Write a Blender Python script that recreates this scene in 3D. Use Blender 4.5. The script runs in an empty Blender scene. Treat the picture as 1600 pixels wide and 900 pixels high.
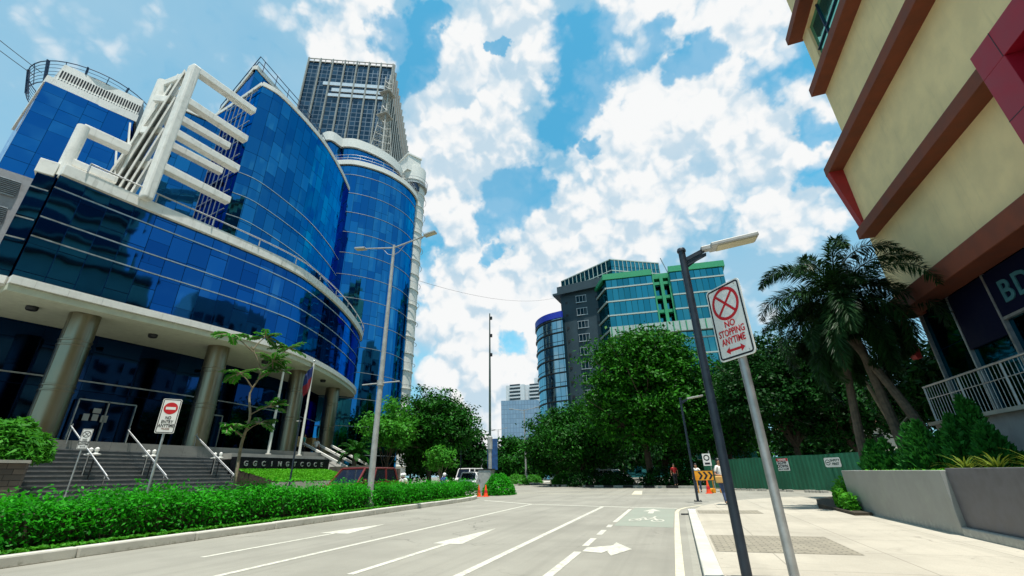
import bpy, bmesh, math, random
import numpy as np
from mathutils import Vector, Matrix
R = math.radians; PI = math.pi
random.seed(7)
S = bpy.context.scene
COL = S.collection

# ------------------------------------------------------------------ helpers
def lin(r, g, b):
    f = lambda c: (c/255/12.92) if c/255 <= .04045 else ((c/255+.055)/1.055)**2.4
    return (f(r), f(g), f(b))

def tag(o, label=None, cat=None, group=None, kind=None):
    if label: o['label'] = label
    if cat: o['category'] = cat
    if group: o['group'] = group
    if kind: o['kind'] = kind
    return o

def thing(name, label, cat, loc=(0, 0, 0), rz=0, group=None):
    o = bpy.data.objects.new(name, None); COL.objects.link(o)
    o.location = loc; o.rotation_euler = (0, 0, rz); o.empty_display_size = .2
    return tag(o, label, cat, group)

class MB:
    """collects geometry for one mesh object"""
    def __init__(s): s.v = []; s.f = []; s.uv = []; s.sm = []; s.mi = []; s.cur = 0
    def face(s, idx, uvs=None, smooth=False):
        s.f.append(tuple(idx)); s.uv.append(uvs); s.sm.append(smooth); s.mi.append(s.cur)
    def add(s, pts):
        n = len(s.v); s.v.extend([tuple(p) for p in pts]); return list(range(n, n+len(pts)))
    def quad(s, a, b, c, d, uv=None):
        s.face(s.add([a, b, c, d]), uv)
    def box(s, x0, y0, z0, x1, y1, z1, M=None):
        p = [(x0,y0,z0),(x1,y0,z0),(x1,y1,z0),(x0,y1,z0),(x0,y0,z1),(x1,y0,z1),(x1,y1,z1),(x0,y1,z1)]
        if M is not None: p = [tuple(M @ Vector(q)) for q in p]
        i = s.add(p)
        for f in ((0,3,2,1),(4,5,6,7),(0,1,5,4),(1,2,6,5),(2,3,7,6),(3,0,4,7)): s.face([i[k] for k in f])
    def bar(s, a, b, w, h=None, up=(0,0,1)):
        """rectangular bar from a to b"""
        h = h or w; a = Vector(a); b = Vector(b); d = (b-a); L = d.length; d.normalize()
        u = Vector(up)
        if abs(d.dot(u)) > .98: u = Vector((1,0,0))
        r = d.cross(u).normalized(); u = r.cross(d).normalized()
        M = Matrix((r, d, u)).transposed().to_4x4(); M.translation = a
        s.box(-w/2, 0, -h/2, w/2, L, h/2, M)
    def prism(s, pts, z0, z1, cap=True, bottom=True, u0=0):
        """closed polygon (counter-clockwise seen from above), side u = arc length, v = z"""
        n = len(pts)
        zf0 = z0 if callable(z0) else (lambda x, y: z0); zf1 = z1 if callable(z1) else (lambda x, y: z1)
        lo = s.add([(p[0], p[1], zf0(*p[:2])) for p in pts]); hi = s.add([(p[0], p[1], zf1(*p[:2])) for p in pts])
        u = u0
        for k in range(n):
            j = (k+1) % n; L = math.dist(pts[k][:2], pts[j][:2])
            s.face([lo[k], lo[j], hi[j], hi[k]], [(u, zf0(*pts[k][:2])), (u+L, zf0(*pts[j][:2])), (u+L, zf1(*pts[j][:2])), (u, zf1(*pts[k][:2]))]); u += L
        if cap: s.face(hi)
        if bottom: s.face(lo[::-1])
    def band(s, pts, z0, z1, d0, d1, closed=False):
        """box section following a polyline, between offsets d0 and d1 to the right of travel"""
        n = len(pts); nor = []
        for k in range(n):
            a = pts[(k-1) % n] if (closed or k > 0) else pts[k]; b = pts[(k+1) % n] if (closed or k < n-1) else pts[k]
            t = Vector((b[0]-a[0], b[1]-a[1])).normalized(); nor.append((t.y, -t.x))
        g = []
        for d, z in ((d0, z0), (d1, z0), (d1, z1), (d0, z1)):
            g.append(s.add([(p[0]+m[0]*d, p[1]+m[1]*d, z) for p, m in zip(pts, nor)]))
        u = 0
        for k in range(n if closed else n-1):
            j = (k+1) % n; L = math.dist(pts[k][:2], pts[j][:2])
            for q in range(4):
                r = (q+1) % 4
                s.face([g[q][k], g[q][j], g[r][j], g[r][k]], [(u, z0), (u+L, z0), (u+L, z1), (u, z1)])
            u += L
        if not closed:
            s.face([g[q][0] for q in range(4)]); s.face([g[q][-1] for q in (3, 2, 1, 0)])
    def tube(s, pts, rad, n=8, caps=True, smooth=True):
        pts = [Vector(p) for p in pts]
        if not hasattr(rad, '__len__'): rad = [rad]*len(pts)
        rings = []; ref = None
        for k, p in enumerate(pts):
            d = (pts[min(k+1, len(pts)-1)]-pts[max(k-1, 0)]).normalized()
            if ref is None or abs(ref.dot(d)) > .98:
                ref = Vector((1, 0, 0)) if abs(d.x) < .8 else Vector((0, 1, 0))
            r = (ref - d*ref.dot(d)).normalized(); u = d.cross(r); ref = r
            rings.append(s.add([p + (r*math.cos(2*PI*i/n)+u*math.sin(2*PI*i/n))*rad[k] for i in range(n)]))
        for k in range(len(rings)-1):
            for i in range(n):
                j = (i+1) % n; s.face([rings[k][i], rings[k][j], rings[k+1][j], rings[k+1][i]], None, smooth)
        if caps: s.face(rings[0][::-1]); s.face(rings[-1])
    def lathe(s, prof, c=(0, 0, 0), n=20, smooth=True, M=None):
        rings = []
        for r, z in prof:
            P = [(c[0]+r*math.cos(2*PI*i/n), c[1]+r*math.sin(2*PI*i/n), c[2]+z) for i in range(n)]
            if M is not None: P = [tuple(M @ Vector(q)) for q in P]
            rings.append(s.add(P))
        for k in range(len(rings)-1):
            for i in range(n):
                j = (i+1) % n; s.face([rings[k][i], rings[k][j], rings[k+1][j], rings[k+1][i]], [(i/n*2*PI*prof[k][0], prof[k][1])]*4 if 0 else None, smooth)
        s.face(rings[0][::-1]); s.face(rings[-1])
    def sphere(s, c, r, sc=(1, 1, 1), n=12, m=8, M=None):
        prof = []
        for k in range(m+1):
            a = -PI/2+PI*k/m; prof.append((max(1e-4, math.cos(a)*r), math.sin(a)*r))
        T = Matrix.Translation(c) @ Matrix.Diagonal((*sc, 1))
        if M is not None: T = M @ T
        s.lathe(prof, n=n, M=T)
    def build(s, name, mat, parent=None, bevel=0, loc=None):
        me = bpy.data.meshes.new(name); me.from_pydata(s.v, [], s.f); 
        if any(u is not None for u in s.uv):
            l = me.uv_layers.new(name='UVMap'); k = 0
            buf = []
            for f, u in zip(s.f, s.uv): buf.extend(u if u is not None else [(s.v[i][0]+s.v[i][1]*.37, s.v[i][2]) for i in f])
            l.data.foreach_set('uv', [c for q in buf for c in q])
        me.polygons.foreach_set('use_smooth', s.sm)
        mats = mat if isinstance(mat, (list, tuple)) else [mat]
        for m in mats: me.materials.append(m)
        if len(mats) > 1: me.polygons.foreach_set('material_index', s.mi)
        me.update()
        if any(s.sm): me.set_sharp_from_angle(angle=R(35))
        o = bpy.data.objects.new(name, me); COL.objects.link(o)
        if parent: 
            o.parent = parent
        if loc is not None: o.location = loc
        if bevel:
            b = o.modifiers.new('bevel', 'BEVEL'); b.width = bevel; b.segments = 2; b.limit_method = 'ANGLE'; b.angle_limit = R(40)
        return o

def at_root(o):
    """child modelled in world metres: cancel its root's place"""
    p = o.parent; chain = Matrix.Identity(4)
    L = []
    while p: L.append(p); p = p.parent
    M = Matrix.Identity(4)
    for q in reversed(L): M = M @ Matrix.LocRotScale(q.location, q.rotation_euler, q.scale)
    o.matrix_local = M.inverted()
    return o

def spline(P, per=6):
    out = []
    for k in range(len(P)-1):
        p0 = P[max(k-1, 0)]; p1 = P[k]; p2 = P[k+1]; p3 = P[min(k+2, len(P)-1)]
        for i in range(per):
            t = i/per
            out.append(tuple(.5*((2*b)+(-a+c)*t+(2*a-5*b+4*c-d)*t*t+(-a+3*b-3*c+d)*t**3) for a, b, c, d in zip(p0, p1, p2, p3)))
    out.append(tuple(P[-1])); return out

def copy_tree(o, parent=None):
    c = o.copy(); COL.objects.link(c); c.parent = parent
    for ch in [x for x in bpy.data.objects if x.parent == o]: copy_tree(ch, c)
    return c

def mesh_np(name, V, F, mat, parent=None, smooth=False):
    """V (n,3), F (m,k) all faces the same size"""
    V = np.asarray(V, np.float32); F = np.asarray(F, np.int32)
    me = bpy.data.meshes.new(name); k = F.shape[1]
    me.vertices.add(len(V)); me.vertices.foreach_set('co', V.ravel())
    me.loops.add(F.size); me.loops.foreach_set('vertex_index', F.ravel())
    me.polygons.add(len(F)); me.polygons.foreach_set('loop_start', np.arange(0, F.size, k, dtype=np.int32))
    me.polygons.foreach_set('loop_total', np.full(len(F), k, np.int32))
    me.update(calc_edges=True); me.validate()
    me.materials.append(mat)
    o = bpy.data.objects.new(name, me); COL.objects.link(o)
    if parent: o.parent = parent
    return o

def text(name, s, size, M, mat, parent=None, depth=.004, bold=0, sx=1., align='CENTER', track=1.):
    cu = bpy.data.curves.new('t', 'FONT'); cu.body = s; cu.size = size; cu.extrude = depth; cu.offset = bold
    cu.align_x = align; cu.align_y = 'CENTER'; cu.space_character = track; cu.space_line = .85; cu.resolution_u = 3
    t = bpy.data.objects.new('t', cu); COL.objects.link(t)
    dg = bpy.context.evaluated_depsgraph_get()
    me = bpy.data.meshes.new_from_object(t.evaluated_get(dg)); me.name = name
    COL.objects.unlink(t); bpy.data.objects.remove(t)
    me.materials.clear(); me.materials.append(mat)
    me.transform(M @ Matrix.Diagonal((sx, 1, 1, 1)))
    o = bpy.data.objects.new(name, me); COL.objects.link(o)
    if parent: o.parent = parent
    return o

def frame_M(o, right, up):
    r = Vector(right).normalized(); u = Vector(up).normalized(); n = r.cross(u).normalized()
    M = Matrix((r, u, n)).transposed().to_4x4(); M.translation = Vector(o); return M

# ------------------------------------------------------------------ materials
class NT:
    def __init__(s, tree): s.t = tree; s.n = tree.nodes; s.l = tree.links
    def new(s, typ, **kw):
        n = s.n.new(typ)
        for k, v in kw.items(): setattr(n, k, v)
        return n
    def lk(s, a, b): s.l.new(a, b)
    def inp(s, n, i, v):
        if v is None: return
        if hasattr(v, 'is_output') or isinstance(v, bpy.types.NodeSocket): s.l.new(v, n.inputs[i])
        else: n.inputs[i].default_value = v
    def math(s, op, a, b=None, c=None, clamp=False):
        n = s.new('ShaderNodeMath', operation=op); n.use_clamp = clamp
        s.inp(n, 0, a); s.inp(n, 1, b); s.inp(n, 2, c); return n.outputs[0]
    def vm(s, op, a, b=None, scale=None):
        n = s.new('ShaderNodeVectorMath', operation=op); s.inp(n, 0, a); s.inp(n, 1, b)
        if scale is not None: s.inp(n, 'Scale', scale)
        return n.outputs['Value'] if op in ('DOT_PRODUCT', 'LENGTH') else n.outputs[0]
    def mix(s, fac, a, b, mode='MIX'):
        n = s.new('ShaderNodeMix', data_type='RGBA', blend_type=mode)
        s.inp(n, 0, fac)
        for i, v in ((6, a), (7, b)):
            if isinstance(v, tuple): v = (*v[:3], 1)
            s.inp(n, i, v)
        return n.outputs[2]
    def noise(s, vec, scale, detail=4, rough=.55, dist=0, dim='3D'):
        n = s.new('ShaderNodeTexNoise', noise_dimensions=dim)
        s.inp(n, 'Vector', vec); n.inputs['Scale'].default_value = scale; n.inputs['Detail'].default_value = detail
        n.inputs['Roughness'].default_value = rough; n.inputs['Distortion'].default_value = dist
        return n.outputs[0]
    def ramp(s, v, a, b, lo=0., hi=1., smooth=True):
        n = s.new('ShaderNodeMapRange'); n.interpolation_type = 'SMOOTHSTEP' if smooth else 'LINEAR'
        s.inp(n, 0, v); n.inputs[1].default_value = a; n.inputs[2].default_value = b; n.inputs[3].default_value = lo; n.inputs[4].default_value = hi
        return n.outputs[0]
    def white(s, vec):
        n = s.new('ShaderNodeTexWhiteNoise', noise_dimensions='3D'); s.inp(n, 'Vector', vec); return n.outputs
    def bump(s, h, strength=.3, dist=.02):
        n = s.new('ShaderNodeBump'); n.inputs['Strength'].default_value = strength; n.inputs['Distance'].default_value = dist
        s.inp(n, 'Height', h); return n.outputs[0]

def mat(name):
    m = bpy.data.materials.new(name); m.use_nodes = True
    t = NT(m.node_tree); b = m.node_tree.nodes['Principled BSDF']
    return m, t, b

def P(name, col, rough=.6, metal=0., var=.12, scale=3., bump=0., bscale=40., spec=.5, dirt=0., dirtcol=(.08, .07, .05), streak=0.):
    """general paint / plaster / metal with tone variation, grime and vertical streaks"""
    m, t, b = mat(name)
    g = t.new('ShaderNodeTexCoord').outputs['Object']
    n1 = t.noise(g, scale, 5)
    c = t.mix(t.ramp(n1, .3, .7), tuple(x*(1-var) for x in col), tuple(min(1, x*(1+var)) for x in col))
    if dirt:
        n2 = t.noise(g, scale*.45, 6, .65)
        c = t.mix(t.math('MULTIPLY', t.ramp(n2, .52, .78), dirt), c, dirtcol)
    if streak:
        mp = t.new('ShaderNodeMapping'); t.lk(g, mp.inputs[0]); mp.inputs['Scale'].default_value = (3.5, 3.5, .25)
        n3 = t.noise(mp.outputs[0], 1.6, 5, .6)
        c = t.mix(t.math('MULTIPLY', t.ramp(n3, .55, .75), streak), c, dirtcol)
    t.lk(c, b.inputs['Base Color'])
    b.inputs['Roughness'].default_value = rough; b.inputs['Metallic'].default_value = metal
    b.inputs['Specular IOR Level'].default_value = spec
    t.lk(t.ramp(n1, .2, .8, max(0, rough-.08), min(1, rough+.08)), b.inputs['Roughness'])
    if bump:
        t.lk(t.bump(t.noise(g, bscale, 4), bump, .01), b.inputs['Normal'])
    return m

def leafmat(name, a, b_, trans=.25, rough=.5):
    m, t, b = mat(name)
    geo = t.new('ShaderNodeNewGeometry'); rnd = geo.outputs['Random Per Island']
    g = t.new('ShaderNodeTexCoord').outputs['Object']
    n = t.noise(g, .9, 3)
    k = t.math('ADD', t.math('MULTIPLY', rnd, .65), t.math('MULTIPLY', t.ramp(n, .35, .65), .35))
    c = t.mix(k, a, b_)
    t.lk(c, b.inputs['Base Color']); b.inputs['Roughness'].default_value = rough; b.inputs['Specular IOR Level'].default_value = .09
    tr = t.new('ShaderNodeBsdfTranslucent'); t.lk(t.mix(.5, c, (b_[0]*1.4, b_[1]*1.3, b_[2]*.6)), tr.inputs[0])
    mx = t.new('ShaderNodeMixShader'); mx.inputs[0].default_value = trans
    out = m.node_tree.nodes['Material Output']
    t.lk(b.outputs[0], mx.inputs[1]); t.lk(tr.outputs[0], mx.inputs[2]); t.lk(mx.outputs[0], out.inputs[0])
    return m

def glassmat(name, dark, light, pw=1.25, ph=1.3, split=True, rough=.04, tilt=.02, line=(.004, .01, .03), lw=.035, wav=.012, metal=1., edge=None):
    """reflective curtain-wall glass: panels of uneven size in UV metres, each tilted a hair"""
    m, t, b = mat(name)
    uv = t.new('ShaderNodeUVMap').outputs[0]
    sp = t.new('ShaderNodeSeparateXYZ'); t.lk(uv, sp.inputs[0])
    u = t.math('DIVIDE', sp.outputs[0], pw); cu = t.math('FLOOR', u); fu = t.math('FRACT', u)
    cv0 = t.new('ShaderNodeCombineXYZ'); t.lk(cu, cv0.inputs[0])
    off = t.white(cv0.outputs[0])[0] if split else 0.
    v = t.math('ADD', t.math('DIVIDE', sp.outputs[1], ph), off) if split else t.math('DIVIDE', sp.outputs[1], ph)
    cv = t.math('FLOOR', v); fv = t.math('FRACT', v)
    cc = t.new('ShaderNodeCombineXYZ'); t.lk(cu, cc.inputs[0]); t.lk(cv, cc.inputs[1]); cc.inputs[2].default_value = 3.7
    wn = t.white(cc.outputs[0])
    # two rows merge at random: the joint between them vanishes
    fac = t.math('POWER', wn[0], 1.6)
    col = t.mix(fac, dark, light)
    eu = t.math('MINIMUM', fu, t.math('SUBTRACT', 1., fu)); ev = t.math('MINIMUM', fv, t.math('SUBTRACT', 1., fv))
    show = t.math('GREATER_THAN', wn[0], .33) if split else 1.
    lu = t.math('LESS_THAN', t.math('MULTIPLY', eu, pw), lw/2)
    lv = t.math('MULTIPLY', t.math('LESS_THAN', t.math('MULTIPLY', ev, ph), lw/2), show)
    L = t.math('MAXIMUM', t.math('MULTIPLY', lu, .75), lv, clamp=True)
    col = t.mix(L, col, line)
    t.lk(col, b.inputs['Base Color']); b.inputs['Metallic'].default_value = metal
    t.lk(t.ramp(L, 0, 1, rough, .5), b.inputs['Roughness'])
    if edge: b.inputs['Specular Tint'].default_value = (*edge, 1)
    geo = t.new('ShaderNodeNewGeometry')
    d1 = t.vm('SCALE', t.vm('SUBTRACT', wn[1], (.5, .5, .5)), scale=tilt*2)
    obj = t.new('ShaderNodeTexCoord').outputs['Object']
    nz = t.new('ShaderNodeTexNoise'); t.lk(obj, nz.inputs['Vector']); nz.inputs['Scale'].default_value = .55; nz.inputs['Detail'].default_value = 2
    d2 = t.vm('SCALE', t.vm('SUBTRACT', nz.outputs[1], (.5, .5, .5)), scale=wav*2)
    nn = t.vm('NORMALIZE', t.vm('ADD', t.vm('ADD', geo.outputs['Normal'], d1), d2))
    t.lk(nn, b.inputs['Normal'])
    return m

M = {}
M['off_white'] = P('off_white_paint', (.78, .77, .72), .7, var=.05, dirt=.35, dirtcol=(.2, .19, .13), streak=.4, bump=.15)
M['white_clean'] = P('white_render', (.72, .71, .66), .7, var=.05, dirt=.25, dirtcol=(.35, .33, .28), streak=.25)
M['soffit'] = P('soffit_paint', (.50, .52, .40), .8, var=.06, dirt=.3, dirtcol=(.22, .22, .15))
M['steel'] = P('brushed_steel', (.55, .55, .53), .35, 1., var=.1)
M['colmetal'] = P('bronze_column_cladding', (.30, .265, .19), .36, 1., var=.06, scale=.5, dirt=.12, dirtcol=(.18, .16, .11), streak=.25)
M['galv'] = P('galvanised_steel', (.42, .43, .43), .45, .7, var=.15, scale=6, dirt=.3, dirtcol=(.15, .14, .12))
M['galvgrey'] = P('pale_lamp_post_paint', (.38, .39, .38), .55, .2, var=.12, scale=5, dirt=.5, dirtcol=(.14, .13, .11), streak=.4)
M['navy'] = P('dark_navy_paint', (.012, .022, .036), .4, 0., var=.2, scale=8, dirt=.2, dirtcol=(.03, .03, .03))
M['greenpole'] = P('dark_green_paint', (.03, .07, .06), .5, 0., var=.2)
M['dark'] = P('dark_metal', (.02, .022, .025), .5, .3)
M['darkblue'] = P('dark_blue_steel', (.015, .04, .09), .5, .2)
M['black'] = P('black_granite', (.008, .009, .012), .18, 0., var=.3, scale=20)
M['signwhite'] = P('sign_white_sheeting', (.80, .80, .78), .45, 0., var=.03, dirt=.12, dirtcol=(.45, .43, .38))
M['signred'] = P('sign_red_ink', (.55, .012, .02), .45, var=.05)
M['signblack'] = P('sign_black_ink', (.01, .011, .016), .5, var=.1)
M['signyellow'] = P('sign_yellow_sheeting', (.85, .36, .012), .45, var=.05)
M['cone'] = P('cone_orange_plastic', (.78, .07, .012), .5, var=.08)
M['cream'] = P('cream_stucco', (.92, .72, .385), .85, var=.07, scale=1.1, bump=.35, bscale=55, dirt=.22, dirtcol=(.36, .32, .16), streak=.16)
M['brown'] = P('brown_ledge_paint', (.19, .048, .022), .75, var=.15, scale=2, bump=.25, bscale=30, dirt=.4, dirtcol=(.12, .05, .035))
M['red'] = P('crimson_panel', (.32, .006, .024), .45, var=.08, scale=2)
M['redfin'] = P('red_bracket_paint', (.34, .02, .018), .6, var=.1)
M['teal_glass'] = P('teal_window_glass', (.02, .34, .30), .06, .85, var=.08)
M['greywall'] = P('grey_plaster', (.30, .30, .31), .85, var=.08, dirt=.4, dirtcol=(.16, .15, .14), streak=.35)
M['planter'] = P('scuffed_granite_cladding', (.27, .275, .255), .5, var=.1, scale=2.5, bump=.1, dirt=.6, dirtcol=(.33, .35, .30), streak=.3)
M['plantershade'] = P('shaded_granite_cladding', (.10, .097, .108), .45, var=.18, scale=7, dirt=.35, dirtcol=(.13, .125, .12))  # nearer stretch of the planter wall: shade put into the granite colour
M['concrete'] = P('weathered_concrete', (.36, .35, .31), .85, var=.1, scale=2, bump=.2, dirt=.5, dirtcol=(.18, .17, .13), streak=.2)
M['step'] = P('stair_stone', (.10, .105, .105), .8, var=.16, scale=2, dirt=.4, dirtcol=(.07, .075, .06))
M['stepnose'] = P('stair_nosing', (.17, .17, .165), .75, var=.2, scale=3)
M['paper'] = P('posted_paper', (.62, .62, .60), .8, var=.05)
M['bark'] = P('tree_bark', (.06, .045, .03), .9, var=.3, scale=6, bump=.6, bscale=18)
M['barkpale'] = P('pale_bark', (.20, .165, .11), .9, var=.25, scale=8, bump=.5, bscale=25)
M['palmbark'] = P('ringed_palm_bark', (.085, .07, .05), .9, var=.3, scale=9, bump=.5, bscale=14)
M['soil'] = P('planter_soil', (.045, .035, .022), .95, var=.3, scale=9, bump=.5)
M['skin'] = P('skin', (.36, .19, .11), .6, var=.05)
M['hair'] = P('black_hair', (.008, .007, .007), .5)
M['shirt'] = P('white_shirt_cloth', (.74, .73, .70), .85, var=.05)
M['jeans'] = P('blue_denim', (.045, .075, .16), .85, var=.2, scale=20)
M['tan'] = P('tan_bag_cloth', (.55, .32, .10), .8, var=.1)
M['redcloth'] = P('red_cloth', (.45, .02, .02), .85, var=.1)
M['bluecloth'] = P('blue_cloth', (.03, .08, .30), .85, var=.1)
M['darkcloth'] = P('dark_cloth', (.02, .02, .025), .85, var=.1)
M['tyre'] = P('tyre_rubber', (.015, .015, .015), .85)
M['maroon'] = P('maroon_car_paint', (.16, .03, .028), .22, .1, var=.03, spec=.6)
M['carwhite'] = P('white_car_paint', (.80, .80, .80), .25, 0, var=.02)
M['carglass'] = P('tinted_car_glass', (.012, .016, .022), .05, 0., var=.1, spec=.9)
M['chrome'] = P('chrome', (.7, .7, .7), .15, 1.)
M['lens'] = P('lamp_lens', (.45, .42, .28), .25, 0., var=.03)
M['headlight'] = P('headlight_lens', (.7, .72, .74), .12, .4)
M['flagred'] = P('flag_red', (.22, .01, .02), .85); M['flagblue'] = P('flag_blue', (.01, .025, .13), .85)
M['banner'] = P('blue_banner_cloth', (.02, .09, .26), .8, var=.25, scale=4)
M['greenpaint'] = P('bright_green_paint', (.025, .32, .14), .6, var=.08)
M['teal'] = P('teal_painted_metal', (.02, .30, .25), .55, var=.1)
M['sill'] = P('pale_panel', (.42, .50, .46), .6, var=.08)
M['darkclad'] = P('dark_slate_cladding', (.024, .052, .068), .6, var=.15, scale=.4)
M['bluecornice'] = P('blue_cornice', (.015, .04, .45), .5)
M['whitebldg'] = P('white_tower_render', (.62, .65, .66), .8, var=.06, scale=.3)
M['palebldg'] = P('pale_house_render', (.55, .52, .45), .85, var=.1, scale=.5)
M['roofred'] = P('clay_roof', (.28, .13, .09), .85, var=.15)
M['lattice'] = P('lattice_steel', (.34, .34, .31), .6, .3, var=.2)
M['lit'] = P('warm_interior_panel', (.75, .52, .25), .8)
M['wire'] = P('cable_rubber', (.03, .035, .045), .7)
M['rooftop'] = P('roof_slab', (.3, .3, .29), .9)
M['bricks'] = P('rubble_stone', (.10, .085, .07), .9, var=.3)

M['leaf_big'] = leafmat('broad_leaf', (.003, .026, .004), (.036, .205, .009), .13)
M['leaf_mid'] = leafmat('street_tree_leaf', (.003, .024, .005), (.024, .15, .009), .12)
M['leaf_bright'] = leafmat('young_leaf', (.02, .12, .014), (.08, .34, .03), .3)
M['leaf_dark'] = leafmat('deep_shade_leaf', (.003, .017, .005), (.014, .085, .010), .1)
M['leaf_hedge'] = leafmat('hedge_leaf', (.006, .085, .006), (.040, .42, .012), .3, .45)
M['leaf_cover'] = leafmat('groundcover_leaf', (.03, .16, .012), (.10, .38, .03), .3)
M['leaf_palm'] = leafmat('palm_leaflet', (.004, .020, .006), (.022, .070, .018), .1, .4)
M['leaf_conifer'] = leafmat('conifer_spray', (.012, .080, .016), (.035, .20, .028), .2)
M['leaf_spike'] = leafmat('strap_leaf', (.06, .15, .02), (.28, .34, .06), .25)
M['leaf_sap'] = leafmat('feathery_leaf', (.02, .11, .012), (.06, .30, .022), .3)
M['fruit'] = P('red_palm_fruit', (.28, .015, .012), .5, var=.3)
M['grass'] = leafmat('lawn_blade', (.04, .22, .008), (.12, .44, .02), .2)

# glass
M['gl_pod'] = glassmat('podium_blue_glass', (.009, .078, .26), (.016, .13, .38), 1.1, 1.45, tilt=.005, wav=.016, edge=(.25, .5, .9))
M['gl_up'] = glassmat('upper_blue_glass', (.011, .11, .29), (.026, .20, .42), .95, 1.55, tilt=.016, wav=.02, edge=(.25, .5, .9))
M['gl_tow'] = glassmat('round_tower_glass', (.013, .13, .35), (.028, .22, .47), .95, 2.95, tilt=.014, wav=.02, edge=(.3, .55, .9))
M['gl_wing'] = glassmat('wing_blue_glass', (.012, .12, .36), (.016, .155, .42), 1.3, 1.1, tilt=.03, edge=(.25, .5, .9))
M['gl_shop'] = glassmat('entrance_glass', (.008, .03, .10), (.012, .05, .15), 2.4, 3.2, False, tilt=.008, edge=(.2, .35, .6))
M['gl_bank'] = glassmat('bank_shopfront_glass', (.02, .06, .085), (.03, .085, .11), 1.9, 5., False, tilt=.008, lw=.02, edge=(.3, .5, .6))
M['gl_green'] = glassmat('green_building_glass', (.035, .22, .27), (.07, .33, .38), 1.5, 3.9, False, tilt=.02, lw=.16, line=(.01, .06, .07), edge=(.5, .8, .85))
M['gl_curve'] = glassmat('curved_wing_glass', (.26, .40, .46), (.32, .47, .52), 1.5, 3.8, False, tilt=.02, lw=.12, line=(.01, .03, .04), edge=(.5, .75, .85))
M['gl_grey'] = glassmat('grey_tower_glass', (.045, .07, .095), (.10, .14, .18), 1.6, 1.75, False, tilt=.03, lw=.26, line=(.11, .135, .16), rough=.12, edge=(.5, .6, .7))
M['gl_far'] = glassmat('far_block_glass', (.22, .34, .46), (.27, .40, .52), 2., 3., False, tilt=.01, lw=.35, line=(.17, .25, .34), rough=.45, metal=.25, edge=(.6, .7, .8))

def road_mat(name, base, tint=None, joint=0):
    m, t, b = mat(name)
    g = t.new('ShaderNodeTexCoord').outputs['Object']
    n1 = t.noise(g, .35, 6, .6); n2 = t.noise(g, 60, 3, .7); n3 = t.noise(g, 2.2, 5, .65, .8)
    c = t.mix(t.ramp(n1, .3, .7), tuple(x*.84 for x in base), tuple(x*1.1 for x in base))
    c = t.mix(t.math('MULTIPLY', t.ramp(n2, .35, .75), .32), c, tuple(x*.55 for x in base))
    c = t.mix(t.math('MULTIPLY', t.ramp(n3, .55, .8), .3), c, tuple(x*.62 for x in base))
    mp = t.new('ShaderNodeMapping'); t.lk(g, mp.inputs[0]); mp.inputs['Scale'].default_value = (1.6, .035, 1)
    n4 = t.noise(mp.outputs[0], 1.3, 5, .6)
    c = t.mix(t.math('MULTIPLY', t.ramp(n4, .45, .75), .42), c, tuple(x*.6 for x in base))
    vo = t.new('ShaderNodeTexVoronoi', feature='DISTANCE_TO_EDGE'); 
    t.lk(t.vm('ADD', g, t.vm('SCALE', t.new('ShaderNodeTexCoord').outputs['Object'], scale=0.)), vo.inputs['Vector']); vo.inputs['Scale'].default_value = .16
    wob = t.new('ShaderNodeTexNoise'); t.lk(g, wob.inputs['Vector']); wob.inputs['Scale'].default_value = 1.1; wob.inputs['Detail'].default_value = 5
    t.lk(t.vm('ADD', g, t.vm('SCALE', wob.outputs[1], scale=1.6)), vo.inputs['Vector'])
    crack = t.ramp(vo.outputs[0], 0., .006, 1., 0.)
    c = t.mix(t.math('MULTIPLY', crack, t.ramp(t.noise(g, .2, 2), .42, .58, 0, .7)), c, tuple(x*.3 for x in base))
    if joint:
        vs = t.new('ShaderNodeTexVoronoi'); t.lk(g, vs.inputs['Vector']); vs.inputs['Scale'].default_value = 2.3
        c = t.mix(t.math('MULTIPLY', t.math('LESS_THAN', vs.outputs['Distance'], .055), .45), c, tuple(x*.35 for x in base))
        st_ = t.noise(g, .9, 7, .7, 1.5); c = t.mix(t.math('MULTIPLY', t.ramp(st_, .52, .7), .38), c, tuple(x*.55 for x in base))
        sp = t.new('ShaderNodeSeparateXYZ'); t.lk(g, sp.inputs[0])
        for ax, per in ((1, joint), (0, joint)):
            fr = t.math('FRACT', t.math('DIVIDE', t.math('ADD', sp.outputs[ax], .35), per))
            e = t.math('LESS_THAN', fr, .018/per)
            c = t.mix(t.math('MULTIPLY', e, .55), c, tuple(x*.35 for x in base))
    t.lk(c, b.inputs['Base Color']); b.inputs['Roughness'].default_value = .88; b.inputs['Specular IOR Level'].default_value = .25
    t.lk(t.bump(t.math('ADD', n2, t.math('MULTIPLY', n3, .5)), .25, .01), b.inputs['Normal'])
    return m
ROADC = (.290, .280, .238)
M['road'] = road_mat('concrete_road', ROADC)
M['walk'] = road_mat('sidewalk_concrete', (.445, .41, .335), joint=1.5)
M['gutter'] = road_mat('gutter_concrete', (.33, .32, .27), joint=3)
M['ground'] = road_mat('city_ground', (.20, .19, .16))
M['plaza'] = road_mat('plaza_paving', (.24, .24, .22), joint=1.2)

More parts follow.
